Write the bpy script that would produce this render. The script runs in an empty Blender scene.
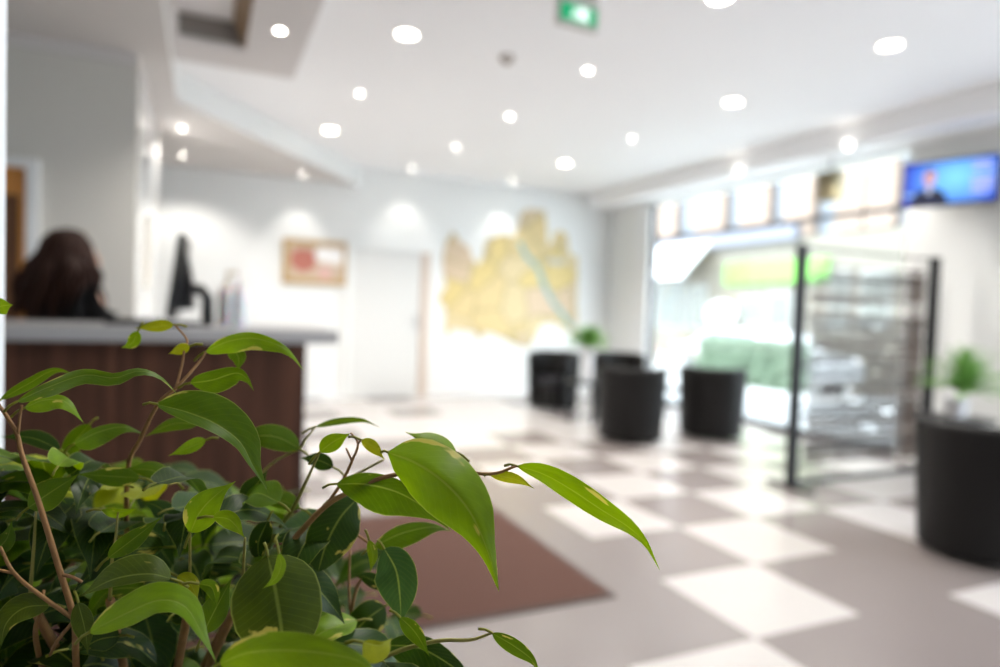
import bpy, bmesh, math, random
from mathutils import Vector, Matrix, noise
R = math.radians
random.seed(11)
sc = bpy.context.scene
col = sc.collection
H = 1.26
F_PX = 659.82
PITCH, YAW, ROLL = 0.03595, 0.42108, 0.034588

# ------------------------------------------------------------------ camera
def pix_dir(px, py):
    x, y = px - 500, py - 333.5
    cr, sr = math.cos(ROLL), math.sin(ROLL)
    x, y = cr * x + sr * y, -sr * x + cr * y
    cp, sp = math.cos(PITCH), math.sin(PITCH)
    d = (x, cp * F_PX - sp * y, -sp * F_PX - cp * y)
    c, s = math.cos(YAW), math.sin(YAW)
    return Vector((c * d[0] + s * d[1], -s * d[0] + c * d[1], d[2])) / F_PX
CAM = Vector((0, 0, H))
FWD = pix_dir(500, 333.5).normalized()
RIGHT = (pix_dir(501, 333.5) - pix_dir(500, 333.5)).normalized()
UP = RIGHT.cross(FWD).normalized()
def onz(px, py, z):
    d = pix_dir(px, py); return CAM + d * ((z - H) / d.z)
def ony(px, py, y):
    d = pix_dir(px, py); return CAM + d * (y / d.y)
def onx(px, py, x):
    d = pix_dir(px, py); return CAM + d * (x / d.x)
def at(px, py, depth):
    return CAM + pix_dir(px, py) * depth
cam_d = bpy.data.cameras.new('camera'); cam = bpy.data.objects.new('camera', cam_d); col.objects.link(cam)
m = Matrix((RIGHT, UP, -FWD)).transposed().to_4x4(); m.translation = CAM
cam.matrix_world = m
cam_d.sensor_width = 36; cam_d.lens = F_PX * 36 / 1000; cam_d.clip_start = 0.02; cam_d.clip_end = 200
cam_d.dof.use_dof = True; cam_d.dof.focus_distance = 0.42; cam_d.dof.aperture_fstop = 2.7
sc.camera = cam
sc.view_settings.view_transform = 'Standard'; sc.view_settings.look = 'None'
sc.view_settings.gamma = 1; sc.view_settings.use_curve_mapping = False
sc.view_settings.exposure = 1.68

# ------------------------------------------------------------------ helpers
def tag(o, label=None, cat=None, group=None, kind=None):
    if label: o['label'] = label
    if cat: o['category'] = cat
    if group: o['group'] = group
    if kind: o['kind'] = kind
    return o
def thing(name, label, cat, loc=(0, 0, 0), rz=0, group=None, kind=None):
    o = bpy.data.objects.new(name, None); col.objects.link(o)
    o.location = loc; o.rotation_euler = (0, 0, rz); o.empty_display_size = .1
    return tag(o, label, cat, group, kind)
def obj(name, bm, mat, parent=None, smooth=False, angle=None):
    me = bpy.data.meshes.new(name)
    bm.normal_update()
    bm.to_mesh(me); bm.free()
    if smooth or angle:
        for p in me.polygons: p.use_smooth = True
        if angle: me.set_sharp_from_angle(angle=R(angle))
    o = bpy.data.objects.new(name, me); col.objects.link(o)
    for mm in (mat if isinstance(mat, (list, tuple)) else [mat]): me.materials.append(mm)
    if parent: o.parent = parent
    return o
def box(bm, x0, x1, y0, y1, z0, z1, bev=0.0, mi=0, seg=2):
    r = bmesh.ops.create_cube(bm, size=1)
    vs = r['verts']
    for v in vs:
        v.co = Vector((x0 + (v.co.x + .5) * (x1 - x0), y0 + (v.co.y + .5) * (y1 - y0), z0 + (v.co.z + .5) * (z1 - z0)))
    fs = {f for v in vs for f in v.link_faces}
    for f in fs: f.material_index = mi
    if bev:
        es = list({e for v in vs for e in v.link_edges})
        r = bmesh.ops.bevel(bm, geom=es, offset=bev, segments=seg, affect='EDGES', profile=.5)
        for f in r['faces']: f.material_index = mi
    return bm
def B(*a, **k): return box(bmesh.new(), *a, **k)
def tube(bm, pts, rad, seg=8, cap=True, mi=0):
    pts = [Vector(p) for p in pts]
    if not isinstance(rad, (list, tuple)): rad = [rad] * len(pts)
    rings = []; prev = None
    for i, p in enumerate(pts):
        t = (pts[min(i + 1, len(pts) - 1)] - pts[max(i - 1, 0)]).normalized()
        if prev is None:
            a = Vector((0, 0, 1)) if abs(t.z) < .9 else Vector((1, 0, 0))
            u = t.cross(a).normalized()
        else:
            u = (prev - t * prev.dot(t)).normalized()
        prev = u; w = t.cross(u)
        rings.append([bm.verts.new(p + (u * math.cos(2 * math.pi * k / seg) + w * math.sin(2 * math.pi * k / seg)) * rad[i]) for k in range(seg)])
    for a, b in zip(rings, rings[1:]):
        for k in range(seg):
            f = bm.faces.new((a[k], a[(k + 1) % seg], b[(k + 1) % seg], b[k])); f.material_index = mi
    if cap:
        bm.faces.new(rings[0][::-1]).material_index = mi; bm.faces.new(rings[-1]).material_index = mi
    return bm
def lathe(bm, prof, seg=32, c=(0, 0, 0), mi=0):
    c = Vector(c); rings = []
    for r, z in prof:
        if r < 1e-5: rings.append([bm.verts.new(c + Vector((0, 0, z)))])
        else: rings.append([bm.verts.new(c + Vector((r * math.cos(2 * math.pi * k / seg), r * math.sin(2 * math.pi * k / seg), z))) for k in range(seg)])
    for a, b in zip(rings, rings[1:]):
        for k in range(seg):
            k2 = (k + 1) % seg
            if len(a) == 1 and len(b) == 1: continue
            if len(a) == 1: f = bm.faces.new((a[0], b[k2], b[k]))
            elif len(b) == 1: f = bm.faces.new((a[k], a[k2], b[0]))
            else: f = bm.faces.new((a[k], a[k2], b[k2], b[k]))
            f.material_index = mi
    bmesh.ops.recalc_face_normals(bm, faces=bm.faces[:])
    return bm
def prism(bm, poly, d, mi=0):
    """polygon of 3-D points pushed along d"""
    d = Vector(d)
    a = [bm.verts.new(Vector(p)) for p in poly]; b = [bm.verts.new(Vector(p) + d) for p in poly]
    n = len(a)
    fs = [bm.faces.new(a), bm.faces.new(b[::-1])]
    for k in range(n): fs.append(bm.faces.new((a[k], b[k], b[(k + 1) % n], a[(k + 1) % n])))
    for f in fs: f.material_index = mi
    bmesh.ops.recalc_face_normals(bm, faces=bm.faces[:])
    return bm
def smooth_path(pts, n=6):
    """Catmull-Rom through Vectors"""
    P = [pts[0] * 2 - pts[1]] + list(pts) + [pts[-1] * 2 - pts[-2]]
    out = []
    for i in range(1, len(P) - 2):
        for k in range(n):
            t = k / n
            p0, p1, p2, p3 = P[i - 1], P[i], P[i + 1], P[i + 2]
            out.append(.5 * ((2 * p1) + (p2 - p0) * t + (2 * p0 - 5 * p1 + 4 * p2 - p3) * t * t + (3 * p1 - p0 - 3 * p2 + p3) * t ** 3))
    out.append(P[-2].copy()); return out
def copy_tree(o, parent=None):
    c = o.copy(); col.objects.link(c)
    if parent: c.parent = parent
    for ch in list(o.children): copy_tree(ch, c)
    return c

# ------------------------------------------------------------------ materials
def nt(name):
    mt = bpy.data.materials.new(name); mt.use_nodes = True
    t = mt.node_tree; return mt, t, t.nodes['Principled BSDF'], t.nodes['Material Output']
def mat(name, c, rough=.5, metal=0, spec=.5, emit=None, es=1, noise_amt=0, scale=8, bump=0, coat=0):
    mt, t, p, out = nt(name)
    p.inputs['Base Color'].default_value = (*c, 1); p.inputs['Roughness'].default_value = rough
    p.inputs['Metallic'].default_value = metal; p.inputs['Specular IOR Level'].default_value = spec
    p.inputs['Coat Weight'].default_value = coat
    if emit:
        p.inputs['Emission Color'].default_value = (*emit, 1); p.inputs['Emission Strength'].default_value = es
    if noise_amt or bump:
        tc = t.nodes.new('ShaderNodeTexCoord'); nz = t.nodes.new('ShaderNodeTexNoise')
        nz.inputs['Scale'].default_value = scale; nz.inputs['Detail'].default_value = 5
        t.links.new(tc.outputs['Object'], nz.inputs['Vector'])
        if noise_amt:
            mx = t.nodes.new('ShaderNodeMix'); mx.data_type = 'RGBA'
            mx.inputs['A'].default_value = (*[v * (1 - noise_amt) for v in c], 1)
            mx.inputs['B'].default_value = (*[min(1, v * (1 + noise_amt)) for v in c], 1)
            t.links.new(nz.outputs['Fac'], mx.inputs['Factor']); t.links.new(mx.outputs['Result'], p.inputs['Base Color'])
        if bump:
            b = t.nodes.new('ShaderNodeBump'); b.inputs['Strength'].default_value = bump; b.inputs['Distance'].default_value = .004
            t.links.new(nz.outputs['Fac'], b.inputs['Height']); t.links.new(b.outputs['Normal'], p.inputs['Normal'])
    return mt
M = {}
M['white'] = mat('white_paint', (.79, .80, .79), .6, noise_amt=.015, scale=3)
M['ceil'] = mat('ceiling_paint', (.93, .935, .95), .8, noise_amt=.01, scale=2)
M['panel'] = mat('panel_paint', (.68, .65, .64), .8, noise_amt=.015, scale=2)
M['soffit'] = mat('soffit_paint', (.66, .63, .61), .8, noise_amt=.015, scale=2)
M['beige'] = mat('greige_wall_paint', (.62, .60, .55), .7, noise_amt=.02, scale=2)
M['gloss'] = mat('glossy_white_panel', (.82, .82, .82), .16, coat=.3)
M['wood_lining'] = mat('brown_lining', (.30, .19, .10), .5, noise_amt=.1)
M['slab'] = mat('grey_worktop', (.34, .335, .338), .35, noise_amt=.05, scale=60)
M['black'] = mat('black_plastic', (.012, .012, .014), .35)
M['black_metal'] = mat('black_metal', (.008, .009, .011), .5, spec=.3)
M['leather'] = mat('black_leather', (.006, .0055, .0055), .5, spec=.25, bump=.25, scale=140, noise_amt=.1)
M['leather_seat'] = mat('seat_leather', (.014, .014, .018), .3, spec=.45, bump=.2, scale=140)
M['alu'] = mat('white_aluminium', (.80, .81, .82), .4)
M['dark_alu'] = mat('dark_window_rail', (.05, .05, .055), .45)
M['steel'] = mat('brushed_steel', (.45, .45, .45), .35, metal=.9)
M['mat'] = mat('brown_mat', (.075, .029, .018), .95, noise_amt=.22, scale=260, bump=.8)
M['mat_edge'] = mat('mat_edge_rubber', (.06, .04, .035), .8)
M['orange'] = mat('orange_wood', (.52, .22, .05), .45, noise_amt=.15, scale=6)
M['brown_door'] = mat('dark_orange_brown', (.12, .05, .02), .5, noise_amt=.15, scale=6)
M['tan'] = mat('tan_frame', (.50, .34, .16), .5, noise_amt=.1, scale=20)
M['pot'] = mat('white_ceramic', (.78, .78, .80), .25)
M['pot_dark'] = mat('dark_planter', (.06, .06, .065), .5)
M['soil'] = mat('soil', (.03, .02, .014), .95, noise_amt=.4, scale=60, bump=1)
M['bark'] = mat('ficus_bark', (.30, .155, .055), .7, noise_amt=.35, scale=90, bump=.6)
M['twig'] = mat('green_twig', (.30, .27, .06), .5, noise_amt=.25, scale=90)
M['skin'] = mat('skin', (.56, .33, .24), .5)
M['hair'] = mat('brown_hair', (.034, .012, .007), .6, spec=.2, noise_amt=.45, scale=30)
M['cloth'] = mat('black_cloth', (.010, .010, .011), .9, noise_amt=.2, scale=200, bump=.3)
M['trouser'] = mat('charcoal_trousers', (.025, .025, .03), .9)
M['bottle'] = mat('white_bottle', (.85, .86, .88), .3)
M['bottle'].node_tree.nodes['Principled BSDF'].inputs['Subsurface Weight'].default_value = .7
M['bottle'].node_tree.nodes['Principled BSDF'].inputs['Subsurface Scale'].default_value = .06
M['amber'] = mat('beige_pump', (.62, .52, .38), .4)
M['green_sign'] = mat('green_sign', (.0, .25, .10), .5, emit=(.0, .28, .11), es=.3)
M['sign_white'] = mat('sign_white', (.7, .8, .75), .5, emit=(.7, .85, .78), es=.35)
M['sign_body'] = mat('sign_housing', (.55, .53, .49), .5)
M['detector'] = mat('detector_plastic', (.42, .37, .33), .5)
M['trim_ring'] = mat('downlight_ring', (.85, .85, .83), .3)
M['lamp'] = mat('lamp_lens', (1, 1, 1), .5, emit=(1, .93, .80), es=8)
M['lamp_small'] = mat('spot_lens', (1, 1, 1), .5, emit=(1, .95, .86), es=14)
M['speaker'] = mat('olive_speaker', (.30, .26, .15), .6, noise_amt=.1, scale=100)
M['facade'] = mat('peach_render', (.22, .16, .125), .8, noise_amt=.06, scale=1)
M['facade_grey'] = mat('grey_cladding', (.15, .165, .19), .7)
M['shop_glass'] = mat('shop_glass', (.10, .105, .09), .12)
M['awning_white'] = mat('white_awning', (.6, .6, .6), .8)
M['awning_grey'] = mat('grey_awning', (.13, .135, .165), .8)
M['lime'] = mat('lime_sign', (.12, .36, .04), .5)
M['hedge'] = mat('hedge_leaf', (.11, .16, .105), .7, noise_amt=.4, scale=14)
M['car'] = mat('white_car', (.6, .61, .62), .2, coat=.5)
M['car_red'] = mat('red_car', (.6, .12, .1), .2, coat=.5)
M['car_glass'] = mat('car_glass', (.10, .13, .12), .08)
M['tyre'] = mat('tyre', (.02, .02, .02), .8)
M['street'] = mat('street_paving', (.34, .34, .34), .9, noise_amt=.06, scale=2)
M['slat'] = mat('driftwood_slat', (.065, .057, .054), .55, noise_amt=.5, scale=7)
M['slat2'] = mat('brown_slat', (.11, .078, .06), .6, noise_amt=.4, scale=9)

def glass_mat():
    mt = bpy.data.materials.new('window_glass'); mt.use_nodes = True; t = mt.node_tree; t.nodes.clear()
    out = t.nodes.new('ShaderNodeOutputMaterial'); mx = t.nodes.new('ShaderNodeMixShader')
    tr = t.nodes.new('ShaderNodeBsdfTransparent'); gl = t.nodes.new('ShaderNodeBsdfGlossy')
    tr.inputs[0].default_value = (.96, .98, .97, 1); gl.inputs['Roughness'].default_value = .02
    mx.inputs[0].default_value = .05; t.links.new(tr.outputs[0], mx.inputs[1]); t.links.new(gl.outputs[0], mx.inputs[2])
    t.links.new(mx.outputs[0], out.inputs[0]); return mt
M['glass'] = glass_mat()

def wood_mat():
    mt, t, p, out = nt('walnut_panel')
    tc = t.nodes.new('ShaderNodeTexCoord'); mp = t.nodes.new('ShaderNodeMapping'); mp.inputs['Scale'].default_value = (14, 14, .55)
    nz = t.nodes.new('ShaderNodeTexNoise'); nz.inputs['Scale'].default_value = 2.2; nz.inputs['Detail'].default_value = 6
    rp = t.nodes.new('ShaderNodeValToRGB')
    rp.color_ramp.elements[0].position = .3; rp.color_ramp.elements[0].color = (.030, .012, .007, 1)
    rp.color_ramp.elements[1].position = .72; rp.color_ramp.elements[1].color = (.11, .045, .026, 1)
    t.links.new(tc.outputs['Object'], mp.inputs[0]); t.links.new(mp.outputs[0], nz.inputs['Vector'])
    t.links.new(nz.outputs['Fac'], rp.inputs[0]); t.links.new(rp.outputs[0], p.inputs['Base Color']); p.inputs['Roughness'].default_value = .55; p.inputs['Specular IOR Level'].default_value = .25
    return mt
M['walnut'] = wood_mat()

TX, TY, TS = 2.003, 1.907, .5983
def floor_mat():
    """floor tiles: the mesh's two materials carry the colours; this adds joints and gloss"""
    res = []
    for nm, c in (('grey_floor_tile', (.20, .172, .165)), ('white_floor_tile', (.47, .44, .425))):
        mt, t, p, out = nt(nm)
        tc = t.nodes.new('ShaderNodeTexCoord')
        nz = t.nodes.new('ShaderNodeTexNoise'); nz.inputs['Scale'].default_value = 1.3; nz.inputs['Detail'].default_value = 7
        t.links.new(tc.outputs['Object'], nz.inputs['Vector'])
        mx = t.nodes.new('ShaderNodeMix'); mx.data_type = 'RGBA'
        mx.inputs['A'].default_value = (*[v * .95 for v in c], 1); mx.inputs['B'].default_value = (*[v * 1.05 for v in c], 1)
        t.links.new(nz.outputs['Fac'], mx.inputs['Factor']); t.links.new(mx.outputs['Result'], p.inputs['Base Color'])
        p.inputs['Roughness'].default_value = .26; p.inputs['Specular IOR Level'].default_value = .7
        res.append(mt)
    return res
M['tiles'] = floor_mat()

# ------------------------------------------------------------------ room shell
ZC, ZS, ZP, ZR = 3.10, 2.86, 2.93, 2.89        # ceiling, reception soffit, panel, window soffit
YB, XW, XL, YR = 8.95, 5.90, -3.2, -3.0         # back wall, window wall, left wall, rear opening
def S(name, bm, m_, parent=None, **k):
    o = obj(name, bm, m_, parent, **k)
    if not parent: o['kind'] = 'structure'
    return o
bm = bmesh.new()
WHITE_EXTRA = {(2, -1), (4, -1), (5, 2), (3, 0)}
i0, i1 = int((XL - TX) // TS), int((XW + .2 - TX) // TS)
j0, j1 = int((YR - TY) // TS), int((YB + .1 - TY) // TS)
vg = {}; rt = random.Random(5)
def V(i, j):
    if (i, j) not in vg: vg[(i, j)] = bm.verts.new((min(max(TX + i * TS, XL), XW + .2), min(max(TY + j * TS, YR), YB + .1), 0))
    return vg[(i, j)]
for i in range(i0, i1 + 1):
    for j in range(j0, j1 + 1):
        f = bm.faces.new((V(i, j), V(i + 1, j), V(i + 1, j + 1), V(i, j + 1)))
        white = (i + j) % 2 == 0
        if (i, j) in ((2, -2), (3, -1), (-1, 1), (-1, 3), (2, 0), (1, -1), (-2, 0)): white = False
        if (i, j) in WHITE_EXTRA or (j >= 7 and rt.random() < .6): white = True
        f.material_index = 1 if white else 0
r = bmesh.ops.extrude_face_region(bm, geom=bm.faces[:])
for v in [g for g in r['geom'] if isinstance(g, bmesh.types.BMVert)]: v.co.z = -.1
bmesh.ops.recalc_face_normals(bm, faces=bm.faces[:])
S('floor', bm, M['tiles'])
S('ceiling', B(XL, 5.43, YR, YB + .1, ZC, ZC + .15), M['ceil'])
S('ceiling_window_soffit', B(5.43, XW + .2, YR, YB + .1, ZR, ZC + .15), M['ceil'])
# lowered soffit over the reception: straight side, then a diagonal run to the back wall
sx = -.236
poly = [(XL, YR, ZS), (sx, YR, ZS), (sx, 6.0, ZS), (1.86, YB, ZS), (XL, YB, ZS)]
bm = prism(bmesh.new(), poly, (0, 0, ZC - ZS + .01)); bm.normal_update()
for f in bm.faces: f.material_index = 0 if f.normal.z < -.5 else 1
S('ceiling_soffit', bm, [M['soffit'], M['white']])
# ceiling panel with a recessed box
bm = bmesh.new()
PX1, PY1, RX0, RX1, RY1, RY0 = .57, 5.22, -.19, .215, 4.80, 2.9
zt = ZC + .01
box(bm, sx, RX0, 1.6, PY1, ZP, zt); box(bm, RX1, PX1, 1.6, PY1, ZP, zt)
box(bm, RX0, RX1, RY1, PY1, ZP, zt); box(bm, RX0, RX1, 1.6, RY0, ZP, zt)
pan = S('ceiling_panel', bm, M['panel'])
obj('recess_lining', prism(bmesh.new(), [(RX1, RY0, ZP + .002), (RX1, RY0, zt), (RX1 - .085, RY0, zt)], (0, RY1 - RY0, 0)), M['wood_lining'], pan)
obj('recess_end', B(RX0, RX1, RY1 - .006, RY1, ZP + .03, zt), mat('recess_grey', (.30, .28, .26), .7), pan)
S('wall_back', B(XL, XW + .2, YB, YB + .15, 0, ZC), M['white'])
S('wall_left', B(XL - .15, XL, YR, YB, 0, ZC), M['white'])
S('wall_front', B(XL, XW + .2, YR - .15, YR, 0, ZC), M['white'])
WY0, WY1 = 4.08, 7.93
S('wall_right', B(XW, XW + .2, 2.2, WY0, 0, ZC), M['white'])
S('wall_right_far', B(XW - .02, XW + .2, 8.28, YB, 0, ZC), M['white'])
S('wall_header', B(XW, XW + .2, WY0, 8.28, 2.86, ZC), M['white'])
# unseen gap left open in the wall beside the camera, added for daylight
S('wall_right_near', B(XW, XW + .2, YR, -1.6, 0, ZC), M['white'])
S('baseboard_back', B(.6, 5.88, YB - .012, YB, 0, .07), M['alu'])
# the reception back wall (facing the camera) and the glossy white side of that block
S('wall_reception', B(-2.8, -.43, 5.05, 5.15, 0, ZS), M['beige'])
S('wall_partition', B(-.47, -.43, 5.151, 7.1, 0, ZS), M['gloss'])
S('trim_1', B(-2.8, -.44, 5.02, 5.05, ZS - .07, ZS), M['soffit'])
# wooden door in the reception wall, white frame
d1 = thing('door_1', None, None, (0, 0, 0), kind='structure')
dx = ony(27, 220, 5.05).x; dx2 = ony(40, 220, 5.05).x; dz = ony(18, 168, 5.05).z
obj('door_leaf', B(dx - .85, dx, 5.02, 5.05, 0, dz - .17, .004), M['brown_door'], d1)
obj('transom_panel', B(dx - .85, dx, 5.02, 5.05, dz - .17, dz, .004), M['orange'], d1)
bm = bmesh.new(); box(bm, dx, dx2, 5.0, 5.05, 0, dz + .06, .004); box(bm, dx - .9, dx, 5.0, 5.05, dz, dz + .06, .004)
obj('door_frame', bm, M['white'], d1)
bm = bmesh.new(); box(bm, dx - .035, dx, 5.005, 5.05, 0, dz - .17, .004); obj('door_stile', bm, M['orange'], d1)
# white door on the back wall
d2 = thing('door_2', None, None, kind='structure')
ax, bx = ony(351, 330, YB).x, ony(419, 330, YB).x; tz = ony(388, 251, YB).z
obj('door_leaf', B(ax, bx, YB - .03, YB + .02, .01, tz, .004), mat('door_white', (.68, .68, .665), .5), d2)
bm = bmesh.new(); cx = ony(427, 330, YB).x
box(bm, ax - .09, ax - .005, YB - .05, YB, 0, tz + .09, .004)
box(bm, ax - .005, cx, YB - .05, YB, tz + .005, tz + .09, .004)
obj('door_frame', bm, M['white'], d2)
obj('door_post', B(bx + .005, cx, YB - .05, YB, 0, tz + .005, .004), mat('door_post_shaded', (.60, .49, .41), .5), d2)  # right jamb of the white frame, its shade put into the beige colour
hz = ony(417, 322, YB).z
bm = bmesh.new(); box(bm, bx - .07, bx - .03, YB - .045, YB - .03, hz - .11, hz + .11, .004)
tube(bm, [(bx - .05, YB - .04, hz), (bx - .05, YB - .085, hz), (bx - .17, YB - .085, hz)], .011)
obj('door_handle', bm, M['steel'], d2)
# the shop-front window
w1 = thing('window_1', None, None, kind='structure')
bm = bmesh.new(); box(bm, XW - .03, XW + .12, WY1, 8.28, 0, 2.86, .005); obj('window_jamb', bm, M['alu'], w1)
bm = bmesh.new()
box(bm, XW + .03, XW + .09, WY0, WY1, 2.325, 2.375); box(bm, XW + .03, XW + .09, WY0, WY1, 0, .07)
box(bm, XW + .03, XW + .09, WY1 - .05, WY1, 0, 2.86); obj('window_frame', bm, M['dark_alu'], w1)
bm = bmesh.new(); box(bm, XW + .055, XW + .065, WY0, WY1 - .05, .07, 2.325); obj('glass_pane', bm, M['glass'], w1)
bm = bmesh.new(); box(bm, XW + .055, XW + .065, WY0, WY1 - .05, 2.375, 2.86); obj('glass_pane', bm, M['glass'], w1)
# a white post close on the left, where the plant stands
pe = at(5.5, 300, .72)
S('pillar', B(pe.x - .12, pe.x, pe.y - .06, pe.y, 0, ZC, .003), mat('white_post', (.78, .80, .84), .5))

# ------------------------------------------------------------------ reception counter
ct = thing('reception_counter', 'reception counter with dark walnut front and grey worktop', 'counter', (0, 3.0, 0))
CX0, CX1 = -2.6, .42
obj('worktop', B(CX0, .55, 0, .62, 1.08, 1.14, .006), M['slab'], ct, angle=40)
bm = bmesh.new(); n = 8
for k in range(n):
    a = CX0 + (CX1 - CX0) * k / n; b = CX0 + (CX1 - CX0) * (k + 1) / n
    box(bm, a + .0008, b - .0008, .07, .095, .09, 1.08, .0015, seg=1)
box(bm, CX0, CX1, .096, .115, .09, 1.08)
obj('front_panel', bm, M['walnut'], ct)
obj('side_panel', B(CX1 - .028, CX1, .095, .60, .0, 1.08, .002), M['walnut'], ct)
obj('side_panel', B(CX0, CX0 + .028, .095, .60, .0, 1.08, .002), M['walnut'], ct)
obj('plinth', B(CX0 + .03, CX1 - .03, .11, .14, 0, .09), M['black'], ct)
obj('inner_desk', B(CX0 + .03, CX1 - .03, .10, .60, .72, .75, .003), M['slab'], ct)
# monitor seen nearly edge-on
mp_ = onz(190, 321, 1.14); mp_ = Vector((mp_.x, 3.36, 1.14)); q = ony(190, 318, 3.36)
mon = thing('monitor', 'black computer monitor seen edge-on atop the reception counter', 'monitor', (q.x, 3.36, 1.14), R(-2))
bm = bmesh.new(); box(bm, -.014, .014, -.24, .24, 0, .365, .006)
o = obj('screen_housing', bm, M['black'], mon, angle=40); o.location = (-.068, 0, .035); o.rotation_euler = (0, R(7), 0)
bm = bmesh.new(); box(bm, -.0165, -.0142, -.225, .225, .02, .35); o2 = obj('screen', bm, mat('screen_glass', (.02, .02, .025), .1), mon); o2.location = o.location; o2.rotation_euler = o.rotation_euler
obj('foot', B(-.10, .10, -.12, .12, 0, .016, .005), M['black'], mon, angle=40)
bm = bmesh.new(); tube(bm, [(.075, 0, .01), (.072, 0, .13), (.045, 0, .165), (-.02, 0, .17)], .027, 12); obj('stand_arm', bm, M['black'], mon, smooth=True)
bm = prism(bmesh.new(), [(-.055, -.11, .07), (.02, -.11, .075), (.015, -.11, .18), (-.012, -.11, .33), (-.022, -.11, .34)], (0, .22, 0)); bmesh.ops.bevel(bm, geom=bm.edges[:], offset=.006, segments=2, affect='EDGES'); obj('back_housing', bm, M['black'], mon, angle=40)
# keyboard
q = ony(143, 316, 3.32)
kb = thing('keyboard', 'flat black keyboard on the counter beside the monitor', 'keyboard', (q.x - .02, 3.32, 1.14))
obj('keyboard_body', B(-.12, .11, -.08, .08, 0, .02, .004), M['black'], kb, angle=40)
bm = bmesh.new()
for a in range(11):
    for b in range(4): box(bm, -.110 + a * .0195, -.110 + a * .0195 + .016, -.065 + b * .03, -.065 + b * .03 + .025, .02, .026, .0015, seg=1)
obj('keys', bm, M['black_metal'], kb)
# two bottles
def bottle(px, yb, h, r, label, pump):
    q = ony(px, 321, yb)
    t = thing('pump_bottle' if pump else 'white_bottle', label, 'bottle', (q.x, yb, 1.14))
    obj('bottle_body', lathe(bmesh.new(), [(0, 0), (r * .92, 0), (r, .008), (r, h * .82), (r * .85, h * .92), (r * .38, h), (0, h)], 24), M['bottle'], t, angle=50)
    obj('label_band', lathe(bmesh.new(), [(r + .0006, h * .35), (r + .0006, h * .6)], 24), mat('bottle_label', (.80, .82, .86), .5), t, smooth=True)
    bm = lathe(bmesh.new(), [(0, h), (r * .36, h), (r * .36, h + .022), (r * .16, h + .026), (r * .16, h + .06), (0, h + .06)], 16)
    if pump: box(bm, -.01, .045, -.007, .007, h + .055, h + .072, .003)
    obj('pump_head' if pump else 'cap', bm, M['amber'] if pump else M['bottle'], t, angle=40)
bottle(227, 3.46, .19, .044, 'white pump bottle with a beige head on the counter', True)
bottle(240, 3.34, .20, .034, 'plain white bottle on the counter right of the pump bottle', False)
# strip on the glossy partition
a = onx(147, 217, -.43); b = onx(156, 290, -.43)
tag(obj('wall_strip', B(-.43, -.418, a.y - .1, a.y + .16, b.z, a.z, .003), mat('beige_strip', (.66, .60, .50), .6)),
    'narrow beige strip hanging on the glossy white partition', 'wall strip')

# ------------------------------------------------------------------ back wall: picture and map
def rect_on_back(px0, py0, px1, py1):
    a = ony(px0, py0, YB); b = ony(px1, py1, YB); return a.x, b.x, b.z, a.z
x0, x1, z0, z1 = rect_on_back(283, 238, 347, 286)
pic = thing('framed_picture', 'tan framed picture with red and white shapes on the back wall', 'picture', ((x0 + x1) / 2, YB, (z0 + z1) / 2))
hw, hh = (x1 - x0) / 2, (z1 - z0) / 2
bm = bmesh.new(); fw = .07
box(bm, -hw, hw, -.035, 0, hh - fw, hh, .004); box(bm, -hw, hw, -.035, 0, -hh, -hh + fw, .004)
box(bm, -hw, -hw + fw, -.035, 0, -hh + fw, hh - fw, .004); box(bm, hw - fw, hw, -.035, 0, -hh + fw, hh - fw, .004)
obj('frame', bm, M['tan'], pic)
obj('canvas', B(-hw + fw, hw - fw, -.02, -.004, -hh + fw, hh - fw), mat('picture_ground', (.56, .44, .33), .7, noise_amt=.12, scale=9), pic)
def blob(cx, cz, rx, rz, y, m_, parent, name, n=20, seed=0):
    rnd = random.Random(seed)
    pts = [(cx + rx * math.cos(2 * math.pi * k / n) * rnd.uniform(.8, 1.1), y, cz + rz * math.sin(2 * math.pi * k / n) * rnd.uniform(.8, 1.1)) for k in range(n)]
    return obj(name, prism(bmesh.new(), pts, (0, .003, 0)), m_, parent)
blob(-.16, .02, .17, .17, -.024, mat('picture_red', (.48, .17, .13), .7), pic, 'red_shape', seed=1)
blob(.20, .10, .24, .12, -.025, mat('picture_white', (.85, .83, .82), .7), pic, 'white_shape', seed=2)
blob(.12, -.14, .10, .10, -.026, mat('picture_pink', (.66, .42, .38), .7), pic, 'pink_shape', seed=3)

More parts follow.
